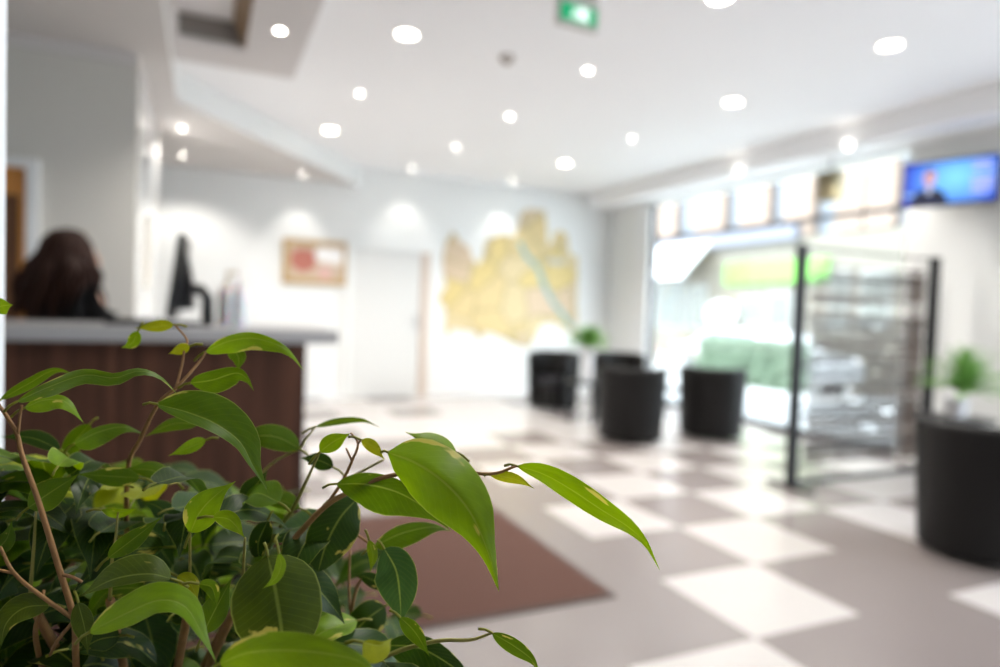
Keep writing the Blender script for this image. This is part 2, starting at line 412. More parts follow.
def map_mat():
    mt, t, p, out = nt('map_print')
    tc = t.nodes.new('ShaderNodeTexCoord'); vo = t.nodes.new('ShaderNodeTexVoronoi'); vo.inputs['Scale'].default_value = 2.6
    wp = t.nodes.new('ShaderNodeTexNoise'); wp.inputs['Scale'].default_value = 3; wp.inputs['Detail'].default_value = 4
    mv = t.nodes.new('ShaderNodeMix'); mv.data_type = 'VECTOR'; mv.inputs['Factor'].default_value = .18
    t.links.new(tc.outputs['Object'], wp.inputs['Vector']); t.links.new(tc.outputs['Object'], mv.inputs['A']); t.links.new(wp.outputs['Color'], mv.inputs['B'])
    t.links.new(mv.outputs['Result'], vo.inputs['Vector'])
    rp = t.nodes.new('ShaderNodeValToRGB'); rp.color_ramp.interpolation = 'CONSTANT'
    cs = [(0, (.66, .52, .22)), (.28, (.63, .49, .34)), (.46, (.66, .54, .31)), (.62, (.66, .52, .26)), (.8, (.60, .48, .31))]
    rp.color_ramp.elements[0].color = (*cs[0][1], 1); rp.color_ramp.elements[1].position = cs[1][0]; rp.color_ramp.elements[1].color = (*cs[1][1], 1)
    for ps, c in cs[2:]:
        e = rp.color_ramp.elements.new(ps); e.color = (*c, 1)
    sp = t.nodes.new('ShaderNodeSeparateColor'); t.links.new(vo.outputs['Color'], sp.inputs[0]); t.links.new(sp.outputs[0], rp.inputs[0])
    v2 = t.nodes.new('ShaderNodeTexVoronoi'); v2.feature = 'DISTANCE_TO_EDGE'; v2.inputs['Scale'].default_value = 2.6; t.links.new(mv.outputs['Result'], v2.inputs['Vector'])
    lt = t.nodes.new('ShaderNodeMath'); lt.operation = 'LESS_THAN'; lt.inputs[1].default_value = .03; t.links.new(v2.outputs['Distance'], lt.inputs[0])
    mx = t.nodes.new('ShaderNodeMix'); mx.data_type = 'RGBA'; mx.inputs['B'].default_value = (.46, .37, .19, 1)
    t.links.new(lt.outputs[0], mx.inputs['Factor']); t.links.new(rp.outputs[0], mx.inputs['A']); t.links.new(mx.outputs['Result'], p.inputs['Base Color'])
    p.inputs['Roughness'].default_value = .6; return mt
mo = [(445,120),(465,150),(490,165),(500,195),(515,218),(530,200),(538,160),(548,140),(590,128),(625,135),(636,100),(640,70),(660,55),(690,57),(710,60),(716,110),(718,160),(735,150),(738,125),(755,118),(775,130),(778,160),(782,185),(805,192),(806,250),(803,330),(805,385),(795,420),(765,400),(740,385),(700,390),(690,412),(680,430),(668,450),(655,457),(620,445),(590,428),(560,415),(535,410),(528,428),(518,434),(508,412),(470,405),(440,402),(426,432),(420,400),(424,360),(418,332),(400,320),(412,300),(425,280),(418,240),(415,200),(425,150)]
def mapx(q, y): return ony(300 + q[0] / 2.9, 190 + q[1] / 2.9, y)
c0 = mapx((600, 260), YB)
wm = thing('wall_map', 'large yellow and peach map cut-out mounted on the back wall', 'map', (c0.x, YB, c0.z))
obj('map_board', prism(bmesh.new(), [mapx(q, YB - .02) - Vector(wm.location) for q in mo], (0, .019, 0)), map_mat(), wm)
rv = [(636,150),(655,190),(690,225),(705,270),(730,320),(765,365),(792,400)]
bm = bmesh.new()
L = []; Rr = []
for k, q in enumerate(rv):
    a = Vector(rv[max(k - 1, 0)]); b = Vector(rv[min(k + 1, len(rv) - 1)]); d = (b - a).normalized(); nrm = Vector((-d.y, d.x)); w = 7
    L.append(mapx(Vector(q) + nrm * w, YB - .023) - Vector(wm.location)); Rr.append(mapx(Vector(q) - nrm * w, YB - .023) - Vector(wm.location))
for k in range(len(rv) - 1): prism(bm, [L[k], L[k + 1], Rr[k + 1], Rr[k]], (0, .0025, 0))
obj('river', bm, mat('map_river', (.25, .42, .42), .6), wm)
blob(mapx((740, 208), YB).x - wm.location.x, mapx((740, 208), YB).z - wm.location.z, .16, .05, -.024, mat('map_lake', (.5, .5, .46), .6), wm, 'lake', seed=5)

# ------------------------------------------------------------------ ceiling lamps
def downlight(px, py, z, r, label, big=True, spot=None):
    p = onz(px, py, z)
    t = thing('ceiling_downlight', label, 'ceiling light', (p.x, p.y, z), group='recessed ceiling downlights')
    obj('trim_ring', lathe(bmesh.new(), [(r, -.001), (r * 1.22, -.001), (r * 1.2, -.007), (r * 1.02, -.009), (r, -.001)], 28), M['trim_ring'], t, smooth=True)
    obj('lamp_lens', lathe(bmesh.new(), [(0, -.0045), (r * .7, -.004), (r * .99, -.001)], 24), M['lamp'] if big else M['lamp_small'], t, smooth=True)
    l = bpy.data.lights.new('downlight_lamp', 'SPOT'); l.spot_size = R(spot or 130); l.spot_blend = .6; l.shadow_soft_size = r * .8
    l.energy = (37 if big else 21) if not spot else 40; l.color = (1, .95, .88)
    lo = bpy.data.objects.new('downlight_lamp', l); col.objects.link(lo); lo.parent = t; lo.location = (0, 0, -.03)
    return t
downlight(407, 34, ZC, .066, 'large downlight between the recessed ceiling box and the exit sign')
downlight(890, 45, ZC, .066, 'large downlight in the white ceiling above the television')
downlight(733, 102, ZC, .066, 'large downlight left of and below the one above the television')
downlight(330, 130, ZC, .066, 'large downlight close to the diagonal ceiling edge')
downlight(565, 163, ZC, .066, 'large downlight in the ceiling over the yellow map')
downlight(720, -3, ZC, .066, 'downlight cut by the top edge, right of the exit sign')
downlight(588, 70, ZC, .026, 'small bright spot just below the green exit sign', False)
downlight(360, 93, ZC, .024, 'small spot above the large downlight by the diagonal edge', False)
downlight(510, 116, ZC, .024, 'small spot below the smoke detector on the ceiling', False)
downlight(456, 147, ZC, .024, 'small spot between the smoke detector and the back wall door', False)
downlight(632, 138, ZC, .024, 'small faint spot in the ceiling near the window corner', False)
downlight(280, 30, ZP, .026, 'small bright spot in the grey panel beside the recessed box', False)
downlight(182, 128, ZS, .026, 'upper of two spots in the soffit left of the diagonal edge', False)
downlight(183, 155, ZS, .026, 'lower of two spots in the soffit, near the glossy partition', False)
downlight(848, 146, ZR, .026, 'small spot in the lowered strip above the window speaker', False)
downlight(738, 172, ZR, .022, 'faint spot in the lowered strip midway along the window', False)
def wall_spot(px, z, label):
    t = downlight(500, 20, z, .026, label, False, spot=70); p = ony(px, 180, YB - .38); t.location = (p.x, YB - .38, z)
    for c in t.children:
        if c.type == 'LIGHT': c.data.energy = 6; c.rotation_euler = (R(14), 0, 0)
wall_spot(412, ZC, 'small spot closest to the white door on the back wall')
wall_spot(303, ZS, 'dim warm spot above the tan framed picture')
wall_spot(512, ZC, 'dim warm spot washing the wall above the map')
added_downlights = []  # two unseen downlights added overhead to light the plant
for lx, ly, lab in ((.75, 1.0, 'added downlight out of view, almost above the ficus plant'), (2.6, .6, 'added downlight out of view, above the open floor right of the ficus')):
    t = downlight(500, 20, ZC, .066, lab); t.location = (lx, ly, ZC); [c for c in t.children if c.type == 'LIGHT'][0].data.energy = 34

# exit sign
q = at(577, 13, 3.75)
ex = thing('exit_sign', 'green emergency exit sign hanging from the white ceiling', 'sign', (q.x, q.y, 2.875), R(2))
obj('housing', B(-.135, .135, -.02, .02, .0, .14, .004), M['sign_body'], ex)
obj('hanger', B(-.13, .13, -.015, .015, .14, ZC - 2.875, .002), M['sign_body'], ex)
obj('sign_panel', B(-.12, .12, -.024, -.0195, .022, .118), M['green_sign'], ex)
bm = bmesh.new()
yy = -.0265
box(bm, .0, .06, yy, yy + .0025, .033, .108)                              # doorway
obj('doorway_symbol', bm, M['sign_white'], ex)
bm = bmesh.new()                                                           # running figure
tube(bm, [(-.022, yy, .085), (-.028, yy, .06)], .007, 6); tube(bm, [(-.028, yy, .06), (-.012, yy, .048), (-.018, yy, .032)], .005, 6)
tube(bm, [(-.028, yy, .06), (-.042, yy, .046), (-.058, yy, .047)], .005, 6); tube(bm, [(-.022, yy, .083), (-.005, yy, .075), (.0, yy, .085)], .004, 6)
tube(bm, [(-.024, yy, .083), (-.04, yy, .078), (-.045, yy, .066)], .004, 6); lathe(bm, [(0, -.008), (.008, 0), (0, .008)], 10, (-.017, yy, .099))
obj('running_figure', bm, M['sign_white'], ex)
# smoke detector
q = onz(507, 57, ZC)
sd = thing('smoke_detector', 'small grey-brown smoke detector on the white ceiling', 'smoke detector', (q.x, q.y, ZC))
obj('detector_base', lathe(bmesh.new(), [(0, 0), (.055, 0), (.055, -.015), (0, -.015)], 24), M['detector'], sd, angle=40)
obj('detector_head', lathe(bmesh.new(), [(0, -.015), (.045, -.015), (.042, -.035), (.025, -.05), (0, -.052)], 24), M['detector'], sd, angle=40)

# ------------------------------------------------------------------ floor mat
q = onz(617, 597, 0)
dm = thing('floor_mat', 'large brown entrance mat on the tiled floor behind the plant', 'mat', (q.x, q.y, 0))
obj('mat_pile', B(-2.3, -.025, .025, 1.40, .0, .011, .003), M['mat'], dm)
bm = bmesh.new(); box(bm, -2.3, 0, 0, .025, 0, .008, .002); box(bm, -.025, 0, .025, 1.40, 0, .008, .002); box(bm, -2.3, 0, 1.40, 1.425, 0, .008, .002)
obj('mat_edging', bm, M['mat_edge'], dm)

# ------------------------------------------------------------------ tub chairs
def make_chair():
    t = thing('tub_chair', '', 'chair', (0, 0, 0), group='black leather tub chairs')
    # shell: wraps the back (+Y is the open front)
    bm = bmesh.new(); n = 40; A = R(132); rows = []
    for k in range(n + 1):
        a = -A + 2 * A * k / n
        u = abs(a) / A
        hgt = .745 - .05 * max(0, (u - .45) / .55) ** 1.5
        ro_t, ro_b, th = .355, .315, .085
        d = Vector((math.sin(a), -math.cos(a), 0))
        prof = [(ro_b, .035), (ro_b + .012, .25), (ro_t - .006, hgt - .06), (ro_t - .002, hgt - .025), (ro_t - .02, hgt - .004), (ro_t - .042, hgt), (ro_t - .064, hgt - .004), (ro_t - th + .002, hgt - .03), (ro_t - th, hgt - .08), (ro_b - th + .02, .30), (ro_b - th + .015, .035)]
        rows.append([bm.verts.new(d * r_ + Vector((0, 0, z_))) for r_, z_ in prof])
    for a, b in zip(rows, rows[1:]):
        for k in range(len(a)):
            k2 = (k + 1) % len(a); bm.faces.new((a[k], a[k2], b[k2], b[k]))
    bm.faces.new(rows[0][::-1]); bm.faces.new(rows[-1])
    bmesh.ops.recalc_face_normals(bm, faces=bm.faces[:])
    obj('shell', bm, M['leather'], t, angle=55)
    def disc(r0, z0, z1, name, m_, bev):
        bm = bmesh.new(); pts = []
        for k in range(28):
            a = 2 * math.pi * k / 28; pts.append((r0 * math.cos(a) * 1.0, min(r0 * math.sin(a), r0 * .97) + .02, z0))
        prism(bm, pts, (0, 0, z1 - z0))
        bmesh.ops.bevel(bm, geom=[e for e in bm.edges if abs(e.verts[0].co.z - e.verts[1].co.z) < 1e-5], offset=bev, segments=3, affect='EDGES')
        return obj(name, bm, m_, t, angle=50)
    disc(.238, .04, .285, 'seat_base', M['leather'], .01)
    disc(.246, .288, .415, 'seat_cushion', M['leather_seat'], .04)
    for sx_, sy_ in ((-1, -1), (1, -1), (-1, 1), (1, 1)):
        obj('foot', lathe(bmesh.new(), [(0, 0), (.022, 0), (.022, .04), (0, .04)], 12, (sx_ * .15, sy_ * .15, 0)), M['black'], t)
    return t
def flo(px, depth):          # floor point on the ray of column px at a given forward depth
    d = pix_dir(px, 310); return Vector((d.x * depth, d.y * depth, 0))
ch = make_chair()
spots = [(635, 6.6, 20, 'black tub chair with its back turned, middle of the floor before the window'),
         (716, 6.95, -8, 'dark brown-black tub chair with its back turned, closest to the window glass'),
         (556, 8.55, 158, 'black tub chair by the back wall, seat turned towards the room'),
         (621, 8.75, 200, 'tub chair half hidden behind the middle tub chair'),
         (997, 3.62, 10, 'large near tub chair cut by the picture edge, right of the slatted divider')]
for i, (px, dp, rz, lab) in enumerate(spots):
    o = ch if i == 0 else copy_tree(ch)
    p = flo(px, dp); o.location = p
    az = math.atan2(-p.x, p.y)
    o.rotation_euler = (0, 0, az + R(rz)); o['label'] = lab
# tables
def make_table(px, dp, h, r, label):
    p = flo(px, dp); t = thing('side_table', label, 'table', p)
    obj('table_top', lathe(bmesh.new(), [(0, h - .022), (r - .01, h - .022), (r, h - .016), (r, h - .004), (r - .006, h), (0, h)], 36), M['black'], t, angle=40)
    for k in range(3):
        a = 2 * math.pi * k / 3 + .4
        obj('leg', tube(bmesh.new(), [(r * .82 * math.cos(a), r * .82 * math.sin(a), 0), (r * .78 * math.cos(a), r * .78 * math.sin(a), h * .5), (r * .62 * math.cos(a), r * .62 * math.sin(a), h - .022)], [.022, .02, .02], 10), M['black_metal'], t, smooth=True)
    return p
tp = make_table(590, 7.55, .47, .24, 'dark round side table carrying the white vase')
make_table(677, 7.9, .40, .26, 'low dark table between the two tub chairs')
tp3 = make_table(962, 4.75, .60, .25, 'dark side table carrying the fern behind the near tub chair')
# leafy plants on the tables
def frond_mesh(n, length, rnd, up=.6, lw=.018, grav=1.0, spray=1.0):
    bm = bmesh.new()
    for k in range(n):
        a = rnd.uniform(0, 2 * math.pi); el = rnd.uniform(.25, 1.45) * up; Ln = length * rnd.uniform(.7, 1.1)
        d = Vector((math.cos(a) * math.cos(el) * spray, math.sin(a) * math.cos(el) * spray, math.sin(el)))
        pts = []; p = Vector((0, 0, 0)); v = d.copy()
        for s in range(8):
            pts.append(p.copy()); p = p + v * (Ln / 7); v = (v + Vector((0, 0, -.17 * grav))).normalized()
        tube(bm, pts, .0018, 4)
        for s in range(1, 8):
            t_ = (pts[s] - pts[s - 1]).normalized(); sd_ = t_.cross(Vector((0, 0, 1)))
            if sd_.length < .05: sd_ = Vector((1, 0, 0))
            sd_.normalize(); up_ = sd_.cross(t_)
            for sg in (-1, 1):
                for h_ in (0, .5):
                    b = pts[s - 1].lerp(pts[s], h_); ll = lw * 2.6 * (1 - .5 * s / 8)
                    tip = b + sd_ * sg * ll * .9 + t_ * ll * .5 - up_ * ll * .25
                    m1 = b.lerp(tip, .45) + t_ * lw * .35; m2 = b.lerp(tip, .45) - t_ * lw * .35
                    bm.faces.new([bm.verts.new(x) for x in (b, m2, tip, m1)])
    return bm
gl = mat('fern_green', (.16, .34, .07), .5, noise_amt=.5, scale=30)
vs = thing('potted_plant', 'bushy green plant in a tall white vase on the dark side table', 'plant', (tp.x, tp.y, .47))
VS = 1.25
obj('vase', lathe(bmesh.new(), [(r_ * .95, z_ * VS) for r_, z_ in [(0, 0), (.05, 0), (.055, .02), (.062, .15), (.075, .30), (.078, .315), (.068, .315), (.06, .28), (0, .27)]], 28), M['pot'], vs, angle=50)
fo = obj('foliage', frond_mesh(130, .27, random.Random(3), 1.0, .02, .8), gl, vs); fo.location = (0, 0, .41); fo['kind'] = 'stuff'
obj('stems', tube(bmesh.new(), [(0, 0, .33), (0, 0, .43)], [.03, .02], 8), M['twig'], vs)
fp = thing('potted_fern', 'green potted fern beside the right post of the slatted divider', 'plant', (tp3.x, tp3.y, .60))
obj('pot', lathe(bmesh.new(), [(0, 0), (.055, 0), (.06, .01), (.085, .13), (.088, .135), (.078, .135), (.07, .115), (0, .11)], 28), M['pot'], fp, angle=50)
fo = obj('fronds', frond_mesh(120, .34, random.Random(5), 1.15, .017, .8), gl, fp); fo.location = (.03, -.02, .18); fo['kind'] = 'stuff'

# ------------------------------------------------------------------ slatted divider
dv = thing('room_divider', 'black framed divider screen of thin irregular horizontal strips', 'divider', (0, 3.58, 0))
xa, xb = ony(790.5, 486, 3.58).x, ony(925, 440, 3.58).x
ht = ony(800, 244, 3.58).z
pw = .064
for xx in (xa, xb):
    obj('post', B(xx - pw / 2, xx + pw / 2, -pw / 2, pw / 2, 0, ht, .003), M['black_metal'], dv)
obj('top_rail', B(xa + pw / 2, xb - pw / 2, -.008, .008, ht - .03, ht - .014), M['black_metal'], dv)
obj('bottom_rail', B(xa + pw / 2, xb - pw / 2, -.018, .018, .02, .055), M['black_metal'], dv)
for xx in (xa, xb): obj('foot', B(xx - .03, xx + .03, -.20, .20, 0, .02, .003), M['black_metal'], dv)
rn = random.Random(8)
nw = 6
wx = [xa + .12 + (xb - xa - .22) * k / (nw - 1) for k in range(nw)]
bm = bmesh.new()
for x_ in wx: tube(bm, [(x_, 0, .05), (x_, 0, ht - .02)], .0016, 5)
obj('wires', bm, M['steel'], dv)
bm = bmesh.new(); z = .17
while z < ht - .10:
    hgt_ = rn.uniform(.009, .024)
    f = (z - .17) / (ht - .27)
    # the weave thins towards the top
    segs = 1 if rn.random() < .45 else 2
    a0 = xa + .06 + rn.uniform(0, .10); b0 = xb - .07 - rn.uniform(0, .06)
    cuts = [a0, b0] if segs == 1 else [a0, (c_ := rn.uniform(a0 + .3, b0 - .3)) - rn.uniform(.02, .15), c_, b0]
    for s in range(0, len(cuts), 2):
        if cuts[s + 1] - cuts[s] < .1: continue
        if f > .72 and rn.random() < .45: continue
        tilt = rn.uniform(-.006, .006)
        y_ = rn.uniform(-.006, .006)
        prism(bm, [(cuts[s], y_ - .004, z), (cuts[s + 1], y_ - .004, z + tilt), (cuts[s + 1], y_ - .004, z + tilt + hgt_), (cuts[s], y_ - .004, z + hgt_ * rn.uniform(.6, 1.2))], (0, .008, 0), mi=rn.choice([0, 0, 1]))
    z += hgt_ + rn.uniform(.001, .0055) * (1.0 + 1.2 * max(0, f - .5))
obj('slats', bm, [M['slat'], M['slat2']], dv)
bm = bmesh.new(); z = .15
while z < ht - .1:
    hgt_ = rn.uniform(.014, .028); box(bm, xb - .30, xb - .14 + rn.uniform(-.012, .012), -.012, .012, z, z + hgt_, .003, seg=1, mi=0); z += hgt_ + rn.uniform(.004, .014)
obj('strip_stack', bm, M['slat2'], dv)

# ------------------------------------------------------------------ television on the wall
tvc = at(949, 182, 5.55)
tv = thing('television', 'flat television with a blue news picture on the right wall', 'television', tvc)
nrm = Vector((CAM.x - tvc.x, CAM.y - tvc.y, 0)).normalized()
yaw = math.atan2(nrm.x, -nrm.y) - R(14)
tv.rotation_euler = (R(5), 0, 0)
tv.rotation_mode = 'XYZ'
tv.rotation_euler = (R(-7), 0, yaw)
TW, TH = .35, .2
obj('cabinet', B(-TW, TW, -.012, .035, -TH, TH, .006), M['black'], tv, angle=40)
def tv_mat():
    mt, t, p, out = nt('tv_blue_picture')
    tc = t.nodes.new('ShaderNodeTexCoord'); gr = t.nodes.new('ShaderNodeTexGradient'); gr.gradient_type = 'SPHERICAL'
    mp = t.nodes.new('ShaderNodeMapping'); mp.inputs['Location'].default_value = (-.12, 0, -.1); mp.inputs['Scale'].default_value = (2.6, 1, 3.2)
    rp = t.nodes.new('ShaderNodeValToRGB'); rp.color_ramp.elements[0].color = (.01, .03, .42, 1); rp.color_ramp.elements[1].color = (.16, .48, .95, 1)
    rp.color_ramp.elements[1].position = .9
    t.links.new(tc.outputs['Object'], mp.inputs[0]); t.links.new(mp.outputs[0], gr.inputs[0]); t.links.new(gr.outputs['Fac'], rp.inputs[0])
    t.links.new(rp.outputs[0], p.inputs['Emission Color']); p.inputs['Emission Strength'].default_value = .55
    p.inputs['Base Color'].default_value = (.01, .01, .02, 1); p.inputs['Roughness'].default_value = .25; return mt
scr = obj('screen', B(-TW + .02, TW - .02, -.0155, -.012, -TH + .02, TH - .022), tv_mat(), tv)
def em(name, c, s=.4): return mat(name, (.02, .02, .02), .4, emit=c, es=s)
def flat(pts, m_, name, y): return obj(name, prism(bmesh.new(), [(a * .84, y, b * .85) for a, b in pts], (0, .0012, 0)), m_, scr)
def ell(cx, cz, rx, rz, n=22): return [(cx + rx * math.cos(2 * math.pi * k / n), cz + rz * math.sin(2 * math.pi * k / n)) for k in range(n)]
zb = (-TH + .022) / .85
flat([(-.33, zb), (-.31, -.12), (-.24, -.07), (-.16, -.045), (-.08, -.07), (-.02, -.12), (.01, zb)], em('tv_suit', (.006, .008, .03)), 'presenter_suit', -.0168)
flat([(-.20, -.05), (-.16, -.13), (-.13, -.05), (-.165, -.03)], em('tv_shirt', (.55, .62, .85)), 'presenter_shirt', -.0176)
flat([(-.185, -.05), (-.145, -.05), (-.14, 0), (-.19, 0)], em('tv_neck', (.50, .26, .30)), 'presenter_neck', -.0184)
flat(ell(-.165, .055, .055, .078), em('tv_face', (.66, .36, .38)), 'presenter_face', -.0192)
flat([(-.222, .07), (-.215, .12), (-.165, .148), (-.115, .12), (-.108, .07), (-.125, .105), (-.165, .115), (-.205, .105)], em('tv_hair', (.12, .10, .16)), 'presenter_hair', -.02)
bm = bmesh.new()
for k, (w, z_) in enumerate([(.12, .12), (.15, .085), (.16, -.0), (.14, -.035), (.16, -.075), (.12, -.115)]):
    prism(bm, [(.16, -.0168, z_), (.16 + w, -.0168, z_), (.16 + w, -.0168, z_ + .02), (.16, -.0168, z_ + .02)], (0, .0012, 0))
obj('text_lines', bm, em('tv_text', (.55, .50, .95), .38), scr)
flat([(-.38, -.13), (-.30, -.13), (-.30, -.095), (-.38, -.095)], em('tv_logo', (.35, .62, .9)), 'channel_mark', -.0168)
bm = bmesh.new()
wl_ = (Matrix.Rotation(yaw, 3, 'Z') @ Matrix.Rotation(R(-7), 3, 'X')).inverted() @ (Vector((XW - .03, tvc.y + .1, tvc.z)) - tvc)
tube(bm, [(0, .03, 0), (wl_.x * .5, wl_.y * .5 + .02, 0), (wl_.x, wl_.y, wl_.z)], .018, 10); box(bm, -.1, .1, .03, .045, -.1, .1, .004)
obj('wall_bracket', bm, M['black_metal'], tv)
# olive box speaker hanging at the top of the window
a = onx(822, 175, 5.72); b = onx(839, 198, 5.72)
sp_ = thing('wall_speaker', 'small olive-brown box speaker hanging in front of the upper window', 'speaker', ((a.x), (a.y + b.y) / 2, (a.z + b.z) / 2))
hw = abs(a.y - b.y) / 2; hh = abs(a.z - b.z) / 2 + .01
obj('speaker_box', B(-.07, .07, -hw, hw, -hh, hh, .008), M['speaker'], sp_, angle=40)
obj('grille', B(-.078, -.07, -hw + .015, hw - .015, -hh + .015, hh - .015, .003), mat('speaker_grille', (.20, .17, .10), .8, noise_amt=.3, scale=300), sp_)
bm = bmesh.new(); tube(bm, [(0, 0, hh), (0, 0, ZR - sp_.location.z)], .008, 8); obj('drop_rod', bm, M['dark_alu'], sp_)

# ------------------------------------------------------------------ receptionist
pp = Vector((-.645, 4.02, 0))
pr = thing('person', 'person with long wavy brown hair in a black top behind the counter', 'person', pp, 0)
def skinned(name, verts, edges, m_, parent, root=0, sub=2):
    me = bpy.data.meshes.new(name); me.from_pydata([v[:3] for v in verts], edges, [])
    o = bpy.data.objects.new(name, me); col.objects.link(o); o.parent = parent
    sk = o.modifiers.new('skin', 'SKIN'); sk.use_smooth_shade = True
    for i, v in enumerate(verts):
        r_ = v[3]; me.skin_vertices[0].data[i].radius = (r_, v[4] if len(v) > 4 else r_)
        me.skin_vertices[0].data[i].use_root = (i == root)
    o.modifiers.new('sub', 'SUBSURF').levels = sub; o.modifiers['sub'].render_levels = sub
    me.materials.append(m_)
    for pl in me.polygons: pl.use_smooth = True
    return o
# local frame: +X is the way she faces, +Y her left
def sym(lst): return lst
body_v = [(0, 0, .93, .13, .15), (.0, 0, 1.05, .115, .135), (.0, 0, 1.18, .115, .15), (-.01, 0, 1.30, .105, .15), (-.015, 0, 1.385, .07, .085), (0, 0, 1.44, .052), (.015, 0, 1.50, .055),
          (-.01, .16, 1.355, .06), (.02, .20, 1.12, .045), (.14, .19, .93, .036), (.20, .18, .87, .028),
          (-.01, -.16, 1.355, .06), (.02, -.20, 1.12, .045), (.14, -.19, .93, .036), (.20, -.18, .87, .028),
          (0, .085, .84, .095), (.01, .09, .48, .06), (-.01, .09, .10, .042), (.10, .095, .045, .035), (.17, .10, .035, .025),
          (0, -.085, .84, .095), (.01, -.09, .48, .06), (-.01, -.09, .10, .042), (.10, -.095, .045, .035), (.17, -.10, .035, .025)]
SLIM = {0: .9, 1: .86, 2: .80, 3: .72, 4: .8, 7: .6, 8: .7, 9: .8, 10: .85, 11: .6, 12: .7, 13: .8, 14: .85, 15: .85, 16: .9, 20: .85, 21: .9}
full_v = body_v
body_v = [(v[0], v[1], v[2]) + tuple(r_ * SLIM.get(k, 1) for r_ in v[3:]) for k, v in enumerate(full_v)]
body_e = [(0, 1), (1, 2), (2, 3), (3, 4), (4, 5), (5, 6), (3, 7), (7, 8), (8, 9), (9, 10), (3, 11), (11, 12), (12, 13), (13, 14), (0, 15), (15, 16), (16, 17), (17, 18), (18, 19), (0, 20), (20, 21), (21, 22), (22, 23), (23, 24)]
body = skinned('body', body_v, body_e, M['skin'], pr)
# head as one shaped mesh
bm = bmesh.new(); bmesh.ops.create_uvsphere(bm, u_segments=40, v_segments=28, radius=1)
for v in bm.verts:
    x, y, z = v.co
    sx_, sy_, sz_ = .098, .076, .118
    jaw = max(0, -z)
    X = x * sx_ * (1 - .12 * jaw); Y_ = y * sy_ * (1 - .34 * jaw ** 1.4); Z = z * sz_
    if x > 0: X += .012 * jaw * (1 if z < -.2 else 0)
    # nose, brow, eye sockets, lips
    X += .020 * math.exp(-((y * sy_) / .011) ** 2 - ((Z + .022) / .018) ** 2) * (x > .3)
    X += .012 * math.exp(-((y * sy_) / .009) ** 2 - ((Z - .005) / .025) ** 2) * (x > .3)
    X -= .010 * math.exp(-((abs(y * sy_) - .032) / .014) ** 2 - ((Z - .008) / .012) ** 2) * (x > .3)
    X += .008 * math.exp(-((y * sy_) / .022) ** 2 - ((Z + .058) / .009) ** 2) * (x > .3)
    X += .010 * math.exp(-((y * sy_) / .022) ** 2 - ((Z + .098) / .014) ** 2) * (x > .3)
    v.co = (X, Y_, Z)
HC = Vector((.03, 0, 1.525))
for v in bm.verts: v.co += HC
for sg in (-1, 1):
    s0 = len(bm.verts)
    r_ = bmesh.ops.create_uvsphere(bm, u_segments=12, v_segments=8, radius=1)
    for v in r_['verts']: v.co = HC + Vector((-.005 + v.co.x * .016, sg * (.076 + v.co.y * .009), -.005 + v.co.z * .03))
head = obj('head', bm, M['skin'], pr, smooth=True)
for sg in (-1, 1):
    bm = bmesh.new(); bmesh.ops.create_uvsphere(bm, u_segments=14, v_segments=10, radius=.0125); 
    for v in bm.verts: v.co += HC + Vector((.083, sg * .031, .008))
    obj('eye', bm, mat('eye_white', (.7, .68, .66), .2), head, smooth=True)
bm = bmesh.new(); bmesh.ops.create_uvsphere(bm, u_segments=16, v_segments=8, radius=1)
for v in bm.verts: v.co = HC + Vector((.094 + v.co.x * .007, v.co.y * .022, -.058 + v.co.z * .007))
obj('lips', bm, mat('lips', (.45, .14, .13), .4), head, smooth=True)
# clothes: top and trousers follow the same skeleton, a little fuller
top_v = [(v[0], v[1], v[2], v[3] + .016, (v[4] if len(v) > 4 else v[3]) + .016) for v in full_v[:5]] + [(v[0], v[1], v[2], v[3] + .014) for v in full_v[7:11]] + [(v[0], v[1], v[2], v[3] + .014) for v in full_v[11:15]]
top_e = [(0, 1), (1, 2), (2, 3), (3, 4), (3, 5), (5, 6), (6, 7), (7, 8), (3, 9), (9, 10), (10, 11), (11, 12)]
skinned('black_top', top_v, top_e, M['cloth'], pr)
tr_v = [(0, 0, .97, .13, .15)] + [(v[0], v[1], v[2], v[3] + .014) for v in full_v[15:18]] + [(v[0], v[1], v[2], v[3] + .014) for v in full_v[20:23]]
skinned('trousers', tr_v, [(0, 1), (1, 2), (2, 3), (0, 4), (4, 5), (5, 6)], M['trouser'], pr)
for sg in (-1, 1):
    hv = [(.20, sg * .18, .87, .024), (.235, sg * .178, .835, .030, .016), (.265, sg * .176, .80, .028, .014)]
    he = [(0, 1), (1, 2)]
    for k, (dy, ln) in enumerate(((-.024, .068), (-.008, .080), (.008, .076), (.022, .060))):
        i = len(hv)
        hv += [(.268, sg * .176 + dy, .795, .0088), (.268 + ln * .45, sg * .176 + dy * 1.15, .795 - ln * .5, .0082), (.268 + ln * .5, sg * .176 + dy * 1.2, .795 - ln * 1.0, .007)]
        he += [(2, i), (i, i + 1), (i + 1, i + 2)]
    i = len(hv); hv += [(.245, sg * .176 - sg * .032, .825, .010), (.272, sg * .176 - sg * .050, .795, .009), (.290, sg * .176 - sg * .052, .772, .0075)]
    he += [(1, i), (i, i + 1), (i + 1, i + 2)]
    skinned('hand', hv, he, M['skin'], body, sub=1)
for sg in (-1, 1):
    bm = bmesh.new(); bmesh.ops.create_uvsphere(bm, u_segments=16, v_segments=10, radius=1)
    for v in bm.verts: v.co = Vector((.075 + v.co.x * .14, sg * .098 + v.co.y * .048, max(0, .035 + v.co.z * .05)))
    obj('shoe', bm, M['black'], pr, smooth=True)
